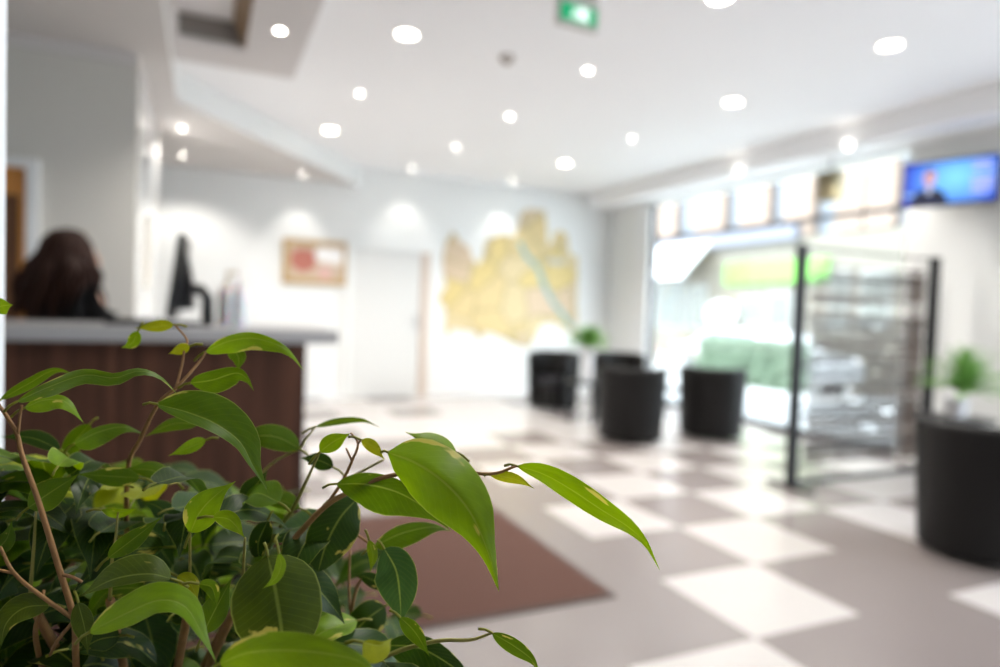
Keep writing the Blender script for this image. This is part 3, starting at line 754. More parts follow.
# hair: cap plus long wavy locks falling over back and shoulders
HA = HC + Vector((-.030, 0, .020)); HR = Vector((.122, .106, .126))
bm = bmesh.new(); bmesh.ops.create_uvsphere(bm, u_segments=36, v_segments=24, radius=1)
for v in bm.verts:
    x, y, z = v.co
    c = HA + Vector((x * HR.x, y * HR.y, z * HR.z))
    if x > .35 and z < .42: c = HC + Vector((.03 + (x - .35) * .02, y * .082, .03 + z * .10))
    v.co = c + Vector((x, y, z)) * .008 * noise.noise(Vector((x, y, z)) * 5)
hair = obj('hair', bm, M['hair'], pr, smooth=True)
rh = random.Random(4); bm = bmesh.new()
for k in range(130):
    a = rh.uniform(-2.4, 2.4)           # around the head, 0 = straight back
    ln = rh.uniform(.24, .36) * (1 if abs(a) < 1.6 else .8); ex = rh.uniform(1.0, 1.1); fl_o = rh.uniform(.02, .09)
    pts = []
    for th in (8, 34, 62, 88):
        d = Vector((-math.cos(a) * math.sin(R(th)), math.sin(a) * math.sin(R(th)), math.cos(R(th))))
        pts.append(HA + Vector((d.x * HR.x, d.y * HR.y, d.z * HR.z)) * ex)
    d = Vector((-math.cos(a), math.sin(a), 0)); e = pts[-1]
    for q_ in range(1, 9):
        f = q_ / 8; w_ = math.sin(f * 10 + k * 1.7) * .009
        pts.append(e + d * (fl_o * math.sin(f * 1.9)) + Vector((-.035 * f + w_, w_ * (1 if k % 2 else -1), -ln * f)))
    tube(bm, pts, [.006, .010, .012, .013, .014, .015, .015, .015, .014, .012, .008, .003], 6)
obj('locks', bm, M['hair'], hair, smooth=True)
pr.rotation_euler = (0, 0, R(58)); pr.scale = (.97, .97, .95)
for o in (head, hair): o.rotation_euler = (0, 0, R(-40))

# ------------------------------------------------------------------ outside
S('pavement', B(XW + .2, 9.95, -12, 40, -.6, -.02), M['street'])
S('street', B(9.95, 26, -12, 40, -.62, -.45), M['street'])
XF = 15.0
fb = thing('street_building', 'peach and grey shop building across the street beyond the window', 'building', (XF, 10, 0))
def fac(px0, py0, px1, py1, X=XF):
    a = onx(px0, py0, X); b = onx(px1, py1, X); return (min(a.y, b.y), max(a.y, b.y), min(a.z, b.z), max(a.z, b.z))
obj('facade', B(.3, 2, -8, 24, -.45, 11), M['facade_grey'], fb)
for px in (661, 709, 753, 797, 848, 878):
    y0, y1, z0, z1 = fac(px - 12, 190, px + 12, 250)
    obj('pilaster', B(0, .3, y0 - 10, y1 - 10, 3.6, 10.5), M['facade'], fb)
obj('shopfront', B(.0, .3, -8, 24, -.45, 3.55), mat('cream_shopfront', (.15, .135, .11), .8, noise_amt=.05, scale=1), fb)
for (a, b, c, d) in ((657, 282, 686, 330), (690, 285, 706, 330), (741, 296, 762, 326), (768, 292, 792, 330), (830, 270, 848, 330), (862, 270, 890, 330)):
    y0, y1, z0, z1 = fac(a, b, c, d)
    w_ = obj('shop_window', B(-.04, 0, y0 - 10, y1 - 10, max(.3, z0), z1), mat('shop_frame', (.22, .22, .21), .5), fb)
    obj('pane', B(-.05, -.035, y0 - 9.9, y1 - 10.1, max(.4, z0 + .1), z1 - .1), M['shop_glass'], w_)
y0, y1, z0, z1 = fac(660, 236, 800, 256)
obj('grey_canopy', B(-.25, 0, y0 - 10, y1 - 10, z0 + .45, z1 - .15, .03), M['awning_grey'], fb)
y0, y1, z0, z1 = fac(728, 264, 800, 283); y2, y3, _, _ = fac(728, 264, 830, 283)
obj('green_fascia', B(-.12, 0, y2 - 10, y1 - 10, z0, z1, .02), M['lime'], fb)
y0, y1, z0, z1 = fac(652, 246, 714, 280)
obj('white_awning', prism(bmesh.new(), [(-1.3, y0 - 10, z0), (0, y0 - 10, z1), (0, y1 - 10, z1), (-1.3, y1 - 10, z0)], (0, 0, .15)), M['awning_white'], fb)
y0, y1, z0, z1 = fac(712, 301, 740, 328)
bm = bmesh.new(); n = 28
prism(bm, [(-.25, (y0 + y1) / 2 - 10 + (y1 - y0) / 2 * math.cos(2 * math.pi * k / n), (z0 + z1) / 2 + (z1 - z0) / 2 * math.sin(2 * math.pi * k / n)) for k in range(n)], (.15, 0, 0))
tube(bm, [(-.2, (y0 + y1) / 2 - 10, (z0 + z1) / 2), (0, (y0 + y1) / 2 - 10, (z0 + z1) / 2)], .04)
obj('round_sign', bm, M['awning_white'], fb)
def make_car(loc, rz, paint, label):
    t = thing('parked_car', label, 'car', loc, rz)
    prof = [(-2.1, .35), (-2.15, .7), (-1.95, .92), (-1.1, 1.0), (-.6, 1.42), (.9, 1.46), (1.6, 1.05), (2.05, .95), (2.15, .6), (2.1, .35)]
    bm = prism(bmesh.new(), [(a, -.85, b) for a, b in prof], (0, 1.7, 0))
    bmesh.ops.bevel(bm, geom=bm.edges[:], offset=.06, segments=2, affect='EDGES'); obj('car_body', bm, paint, t, angle=35)
    for yy_ in (-.865, .85):
        bm = prism(bmesh.new(), [(-.95, yy_, 1.02), (-.55, yy_, 1.36), (.85, yy_, 1.39), (1.35, yy_, 1.05)], (0, .015, 0)); obj('side_window', bm, M['car_glass'], t)
    for xx_ in (-1.35, 1.3):
        for yy_ in (-.8, .8):
            bm = lathe(bmesh.new(), [(0, -.1), (.28, -.1), (.32, -.06), (.32, .06), (.28, .1), (0, .1)], 24); w_ = obj('wheel', bm, M['tyre'], t, angle=40)
            w_.location = (xx_, yy_, .32); w_.rotation_euler = (R(90), 0, 0)
    return t
c1 = onx(762, 340, 12.2)
make_car((12.2, c1.y, -.45), R(90), M['car'], 'white car parked across the street behind the hedge')
c2 = onx(678, 345, 9.4)
fl_ = thing('flower_planter', 'pale planter of pink flowers outside, left of the hedge', 'planter', (9.4, c2.y, -.02))
bm = prism(bmesh.new(), [(-.16, -.45, 0), (.16, -.45, 0), (.2, -.45, .45), (-.2, -.45, .45)], (0, .9, 0)); bmesh.ops.bevel(bm, geom=bm.edges[:], offset=.015, segments=2, affect='EDGES')
obj('planter_box', bm, M['street'], fl_)
bm = bmesh.new(); rr = random.Random(6)
for k in range(500):
    c = Vector((rr.uniform(-.2, .2), rr.uniform(-.45, .45), .45 + abs(rr.gauss(0, .12))))
    d1_ = Vector((rr.gauss(0, 1), rr.gauss(0, 1), rr.gauss(0, 1))).normalized() * .04; d2_ = d1_.orthogonal().normalized() * .025
    f = bm.faces.new([bm.verts.new(c + v) for v in (-d1_, d2_, d1_, -d2_)]); f.material_index = 0 if rr.random() < .6 else 1
fo = obj('flowers', bm, [mat('pink_petal', (.55, .20, .20), .6), M['hedge']], fl_); fo['kind'] = 'stuff'
# hedge in front of the car
ya, yb_ = onx(795, 360, 9.6).y, onx(709, 360, 9.6).y
hd = thing('hedge', 'low grey-green hedge outside the window in front of the cars', 'hedge', (9.6, (ya + yb_) / 2, -.02))
bm = bmesh.new(); rr = random.Random(2); hl = (yb_ - ya) / 2 + .2
box(bm, -.22, .22, -hl + .1, hl - .1, 0, .78)
for k in range(2600):
    f = rr.random(); y_ = rr.uniform(-hl, hl); s = rr.choice((0, 1, 2))
    c = Vector((-.26 + rr.uniform(-.05, .05), y_, rr.uniform(0.05, .85))) if s == 0 else Vector((rr.uniform(-.28, .28), y_, .82 + rr.uniform(-.06, .08))) if s == 1 else Vector((.26, y_, rr.uniform(.05, .85)))
    d1_ = Vector((rr.gauss(0, 1), rr.gauss(0, 1), rr.gauss(0, 1))).normalized() * .05; d2_ = d1_.orthogonal().normalized() * .022
    bm.faces.new([bm.verts.new(c + v) for v in (-d1_, d2_, d1_, -d2_)])
fo = obj('hedge_foliage', bm, M['hedge'], hd); fo['kind'] = 'stuff'

# ------------------------------------------------------------------ the ficus in front
def leaf_mat():
    mt, t, p, out = nt('ficus_leaf')
    N = t.nodes.new; Lk = t.links.new
    uv = N('ShaderNodeUVMap'); uv.uv_map = 'leaf'; sp = N('ShaderNodeSeparateXYZ'); Lk(uv.outputs[0], sp.inputs[0])
    def math_(op, a, b=None, c=None):
        n_ = N('ShaderNodeMath'); n_.operation = op
        for i, v in enumerate((a, b, c)):
            if v is None: continue
            if isinstance(v, (int, float)): n_.inputs[i].default_value = v
            else: Lk(v, n_.inputs[i])
        return n_.outputs[0]
    def ramp(v, a, b):
        n_ = N('ShaderNodeMapRange'); n_.interpolation_type = 'SMOOTHSTEP'; n_.inputs['From Min'].default_value = a; n_.inputs['From Max'].default_value = b
        Lk(v, n_.inputs['Value']); return n_.outputs[0]
    au = math_('ABSOLUTE', math_('SUBTRACT', sp.outputs[0], .5))
    rib = math_('SUBTRACT', 1, ramp(au, .006, .032)); edge = ramp(au, .472, .496)
    oi = N('ShaderNodeObjectInfo')
    at_ = N('ShaderNodeAttribute'); at_.attribute_name = 'tint'
    # lateral veins
    vn = math_('SINE', math_('MULTIPLY', math_('SUBTRACT', sp.outputs[1], math_('MULTIPLY', au, .45)), 95))
    vein = ramp(vn, .75, 1.0)
    cx = N('ShaderNodeCombineXYZ'); Lk(sp.outputs[0], cx.inputs[0]); Lk(sp.outputs[1], cx.inputs[1]); Lk(math_('MULTIPLY', oi.outputs['Random'], 50), cx.inputs[2])
    nz = N('ShaderNodeTexNoise'); nz.inputs['Scale'].default_value = 2.6; nz.inputs['Detail'].default_value = 3; Lk(cx.outputs[0], nz.inputs['Vector'])
    n2 = N('ShaderNodeTexNoise'); n2.inputs['Scale'].default_value = 5; Lk(cx.outputs[0], n2.inputs['Vector'])
    spot = ramp(math_('ADD', nz.outputs['Fac'], math_('MULTIPLY', au, .22)), .725, .765)
    def mix(f, a, b):
        m_ = N('ShaderNodeMix'); m_.data_type = 'RGBA'
        for k, v in (('Factor', f), ('A', a), ('B', b)):
            if isinstance(v, (int, float)): m_.inputs[k].default_value = v
            elif isinstance(v, tuple): m_.inputs[k].default_value = (*v, 1)
            else: Lk(v, m_.inputs[k])
        return m_.outputs['Result']
    base = at_.outputs['Color']
    hsv = N('ShaderNodeHueSaturation'); Lk(base, hsv.inputs['Color']); Lk(math_('ADD', .72, math_('MULTIPLY', n2.outputs['Fac'], .56)), hsv.inputs['Value'])
    c = mix(math_('MULTIPLY', vein, .07), hsv.outputs[0], (.30, .42, .08))
    c = mix(math_('MULTIPLY', spot, .8), c, (.62, .55, .13))
    c = mix(math_('MULTIPLY', rib, .5), c, (.34, .42, .09)); c = mix(math_('MULTIPLY', edge, .55), c, (.42, .48, .12))
    Lk(c, p.inputs['Base Color']); p.inputs['Roughness'].default_value = .42; p.inputs['Specular IOR Level'].default_value = .34
    hgt = math_('SUBTRACT', math_('MULTIPLY', vein, -.12), math_('MULTIPLY', rib, .9))
    b = N('ShaderNodeBump'); b.inputs['Strength'].default_value = .35; b.inputs['Distance'].default_value = .0008; Lk(hgt, b.inputs['Height']); Lk(b.outputs[0], p.inputs['Normal'])
    tl = N('ShaderNodeBsdfTranslucent'); h2 = N('ShaderNodeHueSaturation'); h2.inputs['Saturation'].default_value = 1.1; h2.inputs['Value'].default_value = 1.7; h2.inputs['Hue'].default_value = .485
    Lk(c, h2.inputs['Color']); Lk(h2.outputs[0], tl.inputs[0])
    ms = N('ShaderNodeMixShader'); ms.inputs[0].default_value = .34; Lk(p.outputs[0], ms.inputs[1]); Lk(tl.outputs[0], ms.inputs[2]); Lk(ms.outputs[0], out.inputs[0])
    return mt
M['leaf'] = leaf_mat()
PROF = [(0, .0), (.03, .26), (.07, .48), (.13, .70), (.22, .90), (.32, 1), (.44, .99), (.56, .86), (.66, .66), (.75, .43), (.82, .25), (.88, .13), (.94, .065), (1, .0)]
ROUND = [(0, .0), (.02, .28), (.06, .50), (.13, .74), (.25, .94), (.4, 1), (.6, .96), (.75, .80), (.87, .56), (.95, .30), (1, .0)]
BIG = [(0, .0), (.02, .30), (.05, .52), (.10, .74), (.18, .93), (.28, 1), (.40, 1), (.52, .92), (.62, .74), (.70, .50), (.78, .29), (.86, .16), (.93, .08), (1, .0)]
def pf(tab, t):
    for (a, u), (b, w) in zip(tab, tab[1:]):
        if t <= b: return u + (w - u) * (t - a) / (b - a)
    return 0
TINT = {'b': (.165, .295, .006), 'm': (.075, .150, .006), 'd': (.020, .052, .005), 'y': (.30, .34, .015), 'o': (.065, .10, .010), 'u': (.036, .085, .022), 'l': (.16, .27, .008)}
def add_leaf(bm, mid, wl, wr, ref, fl=-14, fr=-14, tab=PROF, wave=.0, tint='m', pet=.0, ph=0, n=22, nu=4):
    """leaf surface along the 3-D midrib; wl / wr metres; ref = direction its face looks"""
    uvl = bm.loops.layers.uv.get('leaf') or bm.loops.layers.uv.new('leaf')
    cl = bm.loops.layers.float_color.get('tint') or bm.loops.layers.float_color.new('tint')
    P = smooth_path(mid, 10)
    seg = [0]
    for a, b in zip(P, P[1:]): seg.append(seg[-1] + (b - a).length)
    Lt = seg[-1]
    def ev(t):
        s = t * Lt
        for k in range(len(P) - 1):
            if s <= seg[k + 1] + 1e-12: return P[k].lerp(P[k + 1], (s - seg[k]) / max(1e-9, seg[k + 1] - seg[k]))
        return P[-1].copy()
    c_ = TINT[tint] if isinstance(tint, str) else tint
    rows = []
    for i in range(n + 1):
        t = i / n; p = ev(t); T = (ev(min(1, t + .02)) - ev(max(0, t - .02))).normalized()
        rf = ref(p) if callable(ref) else ref
        A = T.cross(rf)
        if A.length < 1e-4: A = T.orthogonal()
        A.normalize(); Nn = A.cross(T).normalized()
        if Nn.dot(rf) < 0: Nn = -Nn
        w = max(pf(tab, t), .0); row = []
        for k in range(-nu, nu + 1):
            u = k / nu; side = wr if u > 0 else wl; f = R(fr if u > 0 else fl)
            au = abs(u); d = (A * (1 if u > 0 else -1) * math.cos(f) + Nn * math.sin(f))
            q = p + d * (side * w * au) - Nn * (side * w * .10 * au * au)
            q += Nn * wave * w * au * au * math.sin(t * 13 + ph + (2.1 if u > 0 else 0))
            row.append((bm.verts.new(q), (.5 + u * .5, t)))
        rows.append(row)
    for a, b in zip(rows, rows[1:]):
        for k in range(2 * nu):
            f = bm.faces.new((a[k][0], a[k + 1][0], b[k + 1][0], b[k][0])); f.smooth = True
            for lp, uvv in zip(f.loops, (a[k][1], a[k + 1][1], b[k + 1][1], b[k][1])):
                lp[uvl].uv = uvv; lp[cl] = (*c_, 1)
    if pet:
        T0 = (ev(.03) - ev(0)).normalized(); s0 = len(bm.faces)
        b0 = ev(0); e0 = b0 - T0 * pet + Vector((0, 0, -pet * .25))
        fs0 = set(bm.faces); tube(bm, [ev(.02), b0, b0.lerp(e0, .5) + Vector((0, 0, .001)), e0], [.0006, .0009, .0009, .0010], 5)
        for f in bm.faces:
            if f not in fs0:
                f.smooth = True
                for lp in f.loops: lp[uvl].uv = (.25, .5); lp[cl] = (.26, .27, .05, 1)
    bm.verts.index_update()
CROWN = at(150, 720, .62)
fic = thing('ficus_plant', 'large leafy green ficus plant filling the lower left foreground', 'plant', (CROWN.x, CROWN.y, 0))
FO = Vector(fic.location)
def tocam(p): return (CAM - p).normalized()
def hero(mid, wl, wr, fl=-14, fr=-14, tint='m', tab=PROF, wave=0, ph=0, pet=.010, bend=0):
    """mid = (column, row, distance) points; wl / wr are half widths as seen"""
    P = [at(*q) - FO for q in mid]
    d = sum(q[2] for q in mid) / len(mid)
    bm = bmesh.new()
    cam_l = CAM - FO
    add_leaf(bm, P, wl * d / F_PX / max(.2, math.cos(R(fl))), wr * d / F_PX / max(.2, math.cos(R(fr))), lambda p: (cam_l - p).normalized(), fl, fr, tab, wave * d / F_PX, tint, pet, ph)
    return obj('leaf', bm, M['leaf'], fic)
# --- leaves one can make out, front ones first
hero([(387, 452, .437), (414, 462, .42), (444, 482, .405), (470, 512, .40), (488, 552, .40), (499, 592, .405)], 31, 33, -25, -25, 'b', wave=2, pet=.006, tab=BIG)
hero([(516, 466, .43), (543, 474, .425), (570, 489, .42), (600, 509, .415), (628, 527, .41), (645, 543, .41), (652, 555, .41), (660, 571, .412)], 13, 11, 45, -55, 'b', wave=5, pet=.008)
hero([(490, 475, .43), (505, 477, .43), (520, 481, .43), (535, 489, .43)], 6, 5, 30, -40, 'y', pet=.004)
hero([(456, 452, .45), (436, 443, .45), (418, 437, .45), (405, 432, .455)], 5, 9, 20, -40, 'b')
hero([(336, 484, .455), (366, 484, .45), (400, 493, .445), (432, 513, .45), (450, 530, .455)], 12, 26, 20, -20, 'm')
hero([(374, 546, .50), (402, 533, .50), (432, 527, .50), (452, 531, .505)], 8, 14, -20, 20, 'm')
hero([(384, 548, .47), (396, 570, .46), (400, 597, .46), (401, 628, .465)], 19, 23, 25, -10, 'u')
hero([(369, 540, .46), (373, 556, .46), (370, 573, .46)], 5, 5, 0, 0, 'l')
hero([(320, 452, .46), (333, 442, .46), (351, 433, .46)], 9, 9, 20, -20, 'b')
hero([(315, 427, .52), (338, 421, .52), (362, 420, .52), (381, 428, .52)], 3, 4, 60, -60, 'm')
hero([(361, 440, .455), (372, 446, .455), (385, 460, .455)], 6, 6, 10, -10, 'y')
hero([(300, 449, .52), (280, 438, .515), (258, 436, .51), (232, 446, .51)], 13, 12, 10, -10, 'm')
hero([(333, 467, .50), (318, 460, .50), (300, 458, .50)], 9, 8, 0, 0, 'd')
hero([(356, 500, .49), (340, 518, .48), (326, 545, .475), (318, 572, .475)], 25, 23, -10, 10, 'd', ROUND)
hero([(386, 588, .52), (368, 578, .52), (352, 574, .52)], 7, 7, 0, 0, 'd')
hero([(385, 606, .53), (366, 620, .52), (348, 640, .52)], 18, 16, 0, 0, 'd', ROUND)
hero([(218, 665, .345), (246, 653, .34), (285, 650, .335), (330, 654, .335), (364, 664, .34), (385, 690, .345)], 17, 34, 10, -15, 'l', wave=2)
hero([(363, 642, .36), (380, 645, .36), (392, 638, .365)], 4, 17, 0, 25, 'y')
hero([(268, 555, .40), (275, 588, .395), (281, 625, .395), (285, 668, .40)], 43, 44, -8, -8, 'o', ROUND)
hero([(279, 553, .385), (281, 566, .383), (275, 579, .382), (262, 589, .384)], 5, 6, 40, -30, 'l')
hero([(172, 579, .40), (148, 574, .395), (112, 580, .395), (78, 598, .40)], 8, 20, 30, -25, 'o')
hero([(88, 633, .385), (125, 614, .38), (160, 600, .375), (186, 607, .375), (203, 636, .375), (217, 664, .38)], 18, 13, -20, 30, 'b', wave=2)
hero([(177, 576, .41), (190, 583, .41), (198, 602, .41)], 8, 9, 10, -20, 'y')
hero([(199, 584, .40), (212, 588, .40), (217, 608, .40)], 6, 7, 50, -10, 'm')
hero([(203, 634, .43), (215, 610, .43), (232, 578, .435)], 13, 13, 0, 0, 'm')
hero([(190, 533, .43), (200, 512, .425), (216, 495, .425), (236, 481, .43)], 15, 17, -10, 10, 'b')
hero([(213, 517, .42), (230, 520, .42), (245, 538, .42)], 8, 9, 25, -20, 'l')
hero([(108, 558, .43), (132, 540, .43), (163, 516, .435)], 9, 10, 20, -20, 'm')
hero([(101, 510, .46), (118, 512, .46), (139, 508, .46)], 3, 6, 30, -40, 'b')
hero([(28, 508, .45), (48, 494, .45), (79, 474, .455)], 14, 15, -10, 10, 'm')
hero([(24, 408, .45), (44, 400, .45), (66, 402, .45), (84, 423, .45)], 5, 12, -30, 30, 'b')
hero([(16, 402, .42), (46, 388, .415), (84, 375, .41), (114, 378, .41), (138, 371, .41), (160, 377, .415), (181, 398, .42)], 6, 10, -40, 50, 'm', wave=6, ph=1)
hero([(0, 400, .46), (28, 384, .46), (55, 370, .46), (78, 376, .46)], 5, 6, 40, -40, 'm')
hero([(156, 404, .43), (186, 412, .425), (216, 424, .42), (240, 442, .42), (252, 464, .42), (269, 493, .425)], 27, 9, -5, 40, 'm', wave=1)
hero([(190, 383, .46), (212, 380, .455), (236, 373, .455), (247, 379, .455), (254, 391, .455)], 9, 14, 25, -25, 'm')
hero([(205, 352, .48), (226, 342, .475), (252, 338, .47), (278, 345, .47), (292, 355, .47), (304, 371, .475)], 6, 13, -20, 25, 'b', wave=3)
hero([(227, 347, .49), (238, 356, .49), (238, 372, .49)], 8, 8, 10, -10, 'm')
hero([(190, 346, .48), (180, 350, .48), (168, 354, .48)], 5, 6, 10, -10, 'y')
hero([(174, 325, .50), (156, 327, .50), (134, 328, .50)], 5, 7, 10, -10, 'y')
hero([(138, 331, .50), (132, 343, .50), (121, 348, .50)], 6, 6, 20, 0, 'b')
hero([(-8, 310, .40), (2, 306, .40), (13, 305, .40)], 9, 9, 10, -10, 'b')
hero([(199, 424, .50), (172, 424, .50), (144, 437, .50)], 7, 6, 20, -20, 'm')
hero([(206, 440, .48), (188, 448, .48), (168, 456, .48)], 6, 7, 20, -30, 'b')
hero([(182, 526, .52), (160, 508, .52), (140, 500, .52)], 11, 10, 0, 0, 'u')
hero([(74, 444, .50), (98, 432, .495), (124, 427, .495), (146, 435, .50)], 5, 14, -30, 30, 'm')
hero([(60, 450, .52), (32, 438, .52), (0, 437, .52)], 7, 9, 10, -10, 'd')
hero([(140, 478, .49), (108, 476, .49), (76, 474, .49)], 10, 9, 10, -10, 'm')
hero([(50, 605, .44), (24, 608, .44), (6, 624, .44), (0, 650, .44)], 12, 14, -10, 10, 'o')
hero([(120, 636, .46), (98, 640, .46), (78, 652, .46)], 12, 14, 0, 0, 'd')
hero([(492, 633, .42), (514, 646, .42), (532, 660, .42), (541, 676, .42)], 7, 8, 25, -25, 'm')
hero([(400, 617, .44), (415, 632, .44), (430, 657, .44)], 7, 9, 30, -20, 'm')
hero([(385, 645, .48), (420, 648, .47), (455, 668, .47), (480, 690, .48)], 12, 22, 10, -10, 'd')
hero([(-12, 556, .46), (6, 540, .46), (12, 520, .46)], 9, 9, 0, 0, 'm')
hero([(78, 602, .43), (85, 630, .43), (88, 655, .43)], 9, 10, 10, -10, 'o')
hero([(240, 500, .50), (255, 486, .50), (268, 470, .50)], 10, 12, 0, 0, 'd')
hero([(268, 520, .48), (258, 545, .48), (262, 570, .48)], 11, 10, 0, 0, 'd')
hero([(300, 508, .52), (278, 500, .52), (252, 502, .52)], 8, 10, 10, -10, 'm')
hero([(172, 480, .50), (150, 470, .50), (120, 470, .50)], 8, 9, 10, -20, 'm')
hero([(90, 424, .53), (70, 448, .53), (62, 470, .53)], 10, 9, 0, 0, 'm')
NHERO = sum(1 for o in fic.children)
# --- the rest of the crown
rl = random.Random(21)
YT = [(-80, 430), (0, 432), (60, 440), (120, 448), (180, 452), (230, 470), (280, 488), (330, 515), (370, 560), (410, 600), (450, 660), (480, 720)]
def ytop(x):
    for (a, u), (b, w) in zip(YT, YT[1:]):
        if x <= b: return u + (w - u) * (x - a) / (b - a)
    return 800
cands = []
while len(cands) < 620:
    x = rl.uniform(-80, 470); y = rl.uniform(430, 900)
    if y < ytop(x) + 12: continue
    if 345 < x < 400 and 470 < y < 610 and rl.random() < .8: continue
    if x > 400 and rl.random() < .5: continue
    d = rl.uniform(.47, .80)
    if y > 690: d = rl.uniform(.42, .80)
    if x < 60 and y < 800: d = rl.uniform(.48, .60)
    p = at(x, y, d)
    if abs(x - 40) < 45 and 560 < y < 640 and d < .5: continue
    if p.x < pe.x + .09 and p.y > pe.y - .15: continue
    cands.append((p, d, x, y))
cands.sort(key=lambda c: c[1] + (5 if c[3] > 690 or c[2] < -10 else 0))
stuff = bmesh.new()
for k, (p, d, x, y) in enumerate(cands):
    az = rl.uniform(0, 2 * math.pi); out_ = Vector((math.cos(az), math.sin(az), 0))
    ln = rl.uniform(.055, .085); droop = rl.uniform(.1, .9)
    v0 = (out_ + Vector((0, 0, .25 - droop * .6))).normalized(); v1 = (out_ + Vector((0, 0, -.3 - droop))).normalized()
    a = p - v0 * ln * .45; b = p; c = p + v1 * ln * .38; e = c + (v1 + Vector((0, 0, -.35))).normalized() * ln * .2
    ref = (Vector((0, 0, 1)) + (CAM - p).normalized() * rl.uniform(0, .8) + Vector((rl.uniform(-.4, .4), rl.uniform(-.4, .4), 0))).normalized()
    w = ln * rl.uniform(.20, .27)
    tint = rl.choice('ddddddmub') if y > 500 else rl.choice('mmdbmdy')  # lower leaves mostly dark tints: the crown's shade put into their colour
    bm = bmesh.new() if k < 100 - NHERO else stuff
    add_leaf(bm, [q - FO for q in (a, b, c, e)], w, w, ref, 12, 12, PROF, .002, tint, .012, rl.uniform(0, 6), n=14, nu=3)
    if bm is not stuff: obj('leaf', bm, M['leaf'], fic)
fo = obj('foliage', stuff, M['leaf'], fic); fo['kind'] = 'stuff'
# --- stems
def stem(pts, r0, r1, m_, extra=()):
    bm = bmesh.new()
    P = smooth_path([at(*q) - FO for q in pts], 5); n = len(P)
    tube(bm, P, [r0 + (r1 - r0) * i / (n - 1) for i in range(n)], 7)
    for pt in extra:
        Q = smooth_path([at(*q) - FO for q in pt[0]], 4); k = len(Q); tube(bm, Q, [pt[1] + (pt[2] - pt[1]) * i / (k - 1) for i in range(k)], 6)
    return obj('branch', bm, m_, fic, smooth=True)
stem([(190, 690, .56), (240, 600, .50), (295, 538, .475), (327, 505, .465), (358, 488, .455), (389, 476, .445), (440, 470, .435), (490, 474, .43), (516, 466, .43)], .0026, .0009, M['bark'],
     [([(327, 505, .465), (343, 480, .463), (352, 461, .46), (358, 444, .458), (351, 433, .46)], .0014, .0007), ([(352, 461, .46), (346, 448, .46)], .0009, .0006), ([(358, 444, .458), (361, 440, .455)], .0008, .0007)])
stem([(200, 680, .58), (260, 560, .53), (292, 510, .50), (306, 482, .48), (320, 451, .462)], .0022, .0008, M['twig'], [([(240, 500, .53), (270, 465, .525), (299, 449, .522), (305, 440, .52), (315, 427, .52)], .0013, .0007), ([(355, 475, .50), (372, 466, .49), (383, 460, .485)], .0011, .0009)])
stem([(80, 720, .5), (76, 660, .46), (74, 619, .435), (58, 565, .435), (38, 500, .44), (22, 455, .445), (17, 434, .445), (6, 415, .445), (-6, 396, .445), (-18, 352, .43), (-9, 311, .402)], .0024, .0008, M['bark'],
     [([(74, 619, .435), (40, 595, .42), (14, 573, .415), (0, 547, .41)], .0016, .0011), ([(62, 575, .435), (72, 577, .43), (82, 582, .43)], .0012, .001), ([(18, 434, .445), (20, 415, .445), (22, 405, .445)], .0011, .0008), ([(14, 573, .415), (0, 570, .415), (-12, 562, .415)], .001, .0008)])
stem([(140, 700, .58), (128, 560, .54), (128, 470, .51), (140, 440, .50), (158, 404, .47), (176, 388, .465), (196, 366, .475), (206, 352, .48)], .0022, .0008, M['bark'],
     [([(176, 388, .465), (182, 365, .475), (184, 352, .48), (187, 340, .49), (175, 325, .50)], .0011, .0007), ([(158, 404, .47), (156, 404, .45)], .001, .0008)])
stem([(50, 700, .52), (36, 640, .47), (40, 612, .45), (44, 590, .455)], .0022, .001, M['bark'], [([(74, 621, .435), (58, 640, .44), (50, 655, .45)], .0013, .001)])
stem([(30, 600, .47), (32, 570, .47), (34, 545, .47), (36, 510, .465)], .0014, .0008, M['twig'])
stem([(190, 600, .47), (190, 565, .45), (190, 533, .432)], .0013, .0008, M['twig'])
stem([(243, 590, .46), (244, 560, .44), (245, 538, .422)], .0012, .0008, M['twig'])
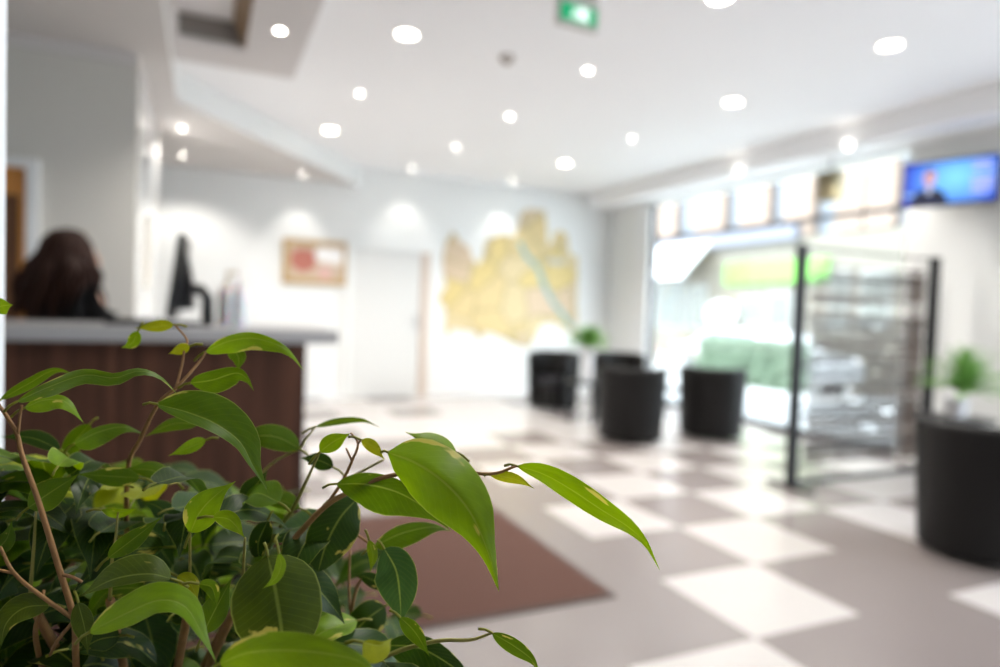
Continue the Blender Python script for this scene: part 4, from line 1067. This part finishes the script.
stem([(110, 600, .47), (112, 560, .45), (116, 535, .455), (118, 512, .46)], .0013, .0007, M['twig'])
stem([(345, 660, .55), (350, 620, .53), (356, 590, .525), (362, 578, .52)], .0020, .0010, M['bark'], [([(350, 610, .53), (349, 580, .53), (350, 550, .53)], .0012, .0008)])
stem([(340, 700, .52), (380, 660, .48), (432, 642, .44), (470, 640, .425), (492, 633, .42)], .0020, .0008, M['twig'])
stem([(270, 640, .50), (300, 560, .50), (340, 530, .50), (374, 546, .50)], .0015, .0009, M['bark'])
# --- trunk and planter on the floor
bm = bmesh.new()
top_ = Vector((0, 0, .80))
tube(bm, [(0, 0, .30), (.012, .006, .45), (-.008, .010, .62), (0, 0, .80)], [.022, .019, .017, .013], 10)
for q in ((190, 690, .56), (200, 680, .58), (80, 720, .5), (140, 700, .58), (50, 700, .52), (345, 660, .55), (340, 700, .52), (270, 640, .50), (190, 600, .47), (30, 600, .47), (110, 600, .47), (243, 590, .46)):
    e = at(*q) - FO; mid_ = top_.lerp(e, .55) + Vector((0, 0, -.02))
    tube(bm, smooth_path([top_ - Vector((0, 0, rl.uniform(.02, .25))), mid_, e], 5), .0032, 6)
obj('trunk', bm, M['bark'], fic, smooth=True)
obj('planter', lathe(bmesh.new(), [(0, 0), (.13, 0), (.14, .01), (.17, .34), (.178, .345), (.178, .37), (.160, .37), (.155, .33), (0, .32)], 36), M['pot_dark'], fic, angle=40)
obj('soil', lathe(bmesh.new(), [(0, .335), (.154, .325)], 24), M['soil'], fic)

# ------------------------------------------------------------------ light
w = bpy.data.worlds.new('world'); sc.world = w; w.use_nodes = True
bg = w.node_tree.nodes['Background']; bg.inputs[0].default_value = (.80, .90, 1, 1); bg.inputs[1].default_value = 3.3
sl = bpy.data.lights.new('sun', 'SUN'); sl.energy = 2.0; sl.angle = R(2); sl.color = (1, .95, .88)
so = bpy.data.objects.new('sun', sl); col.objects.link(so)
so.rotation_euler = Vector((-.75, .45, .9)).to_track_quat('Z', 'Y').to_euler()
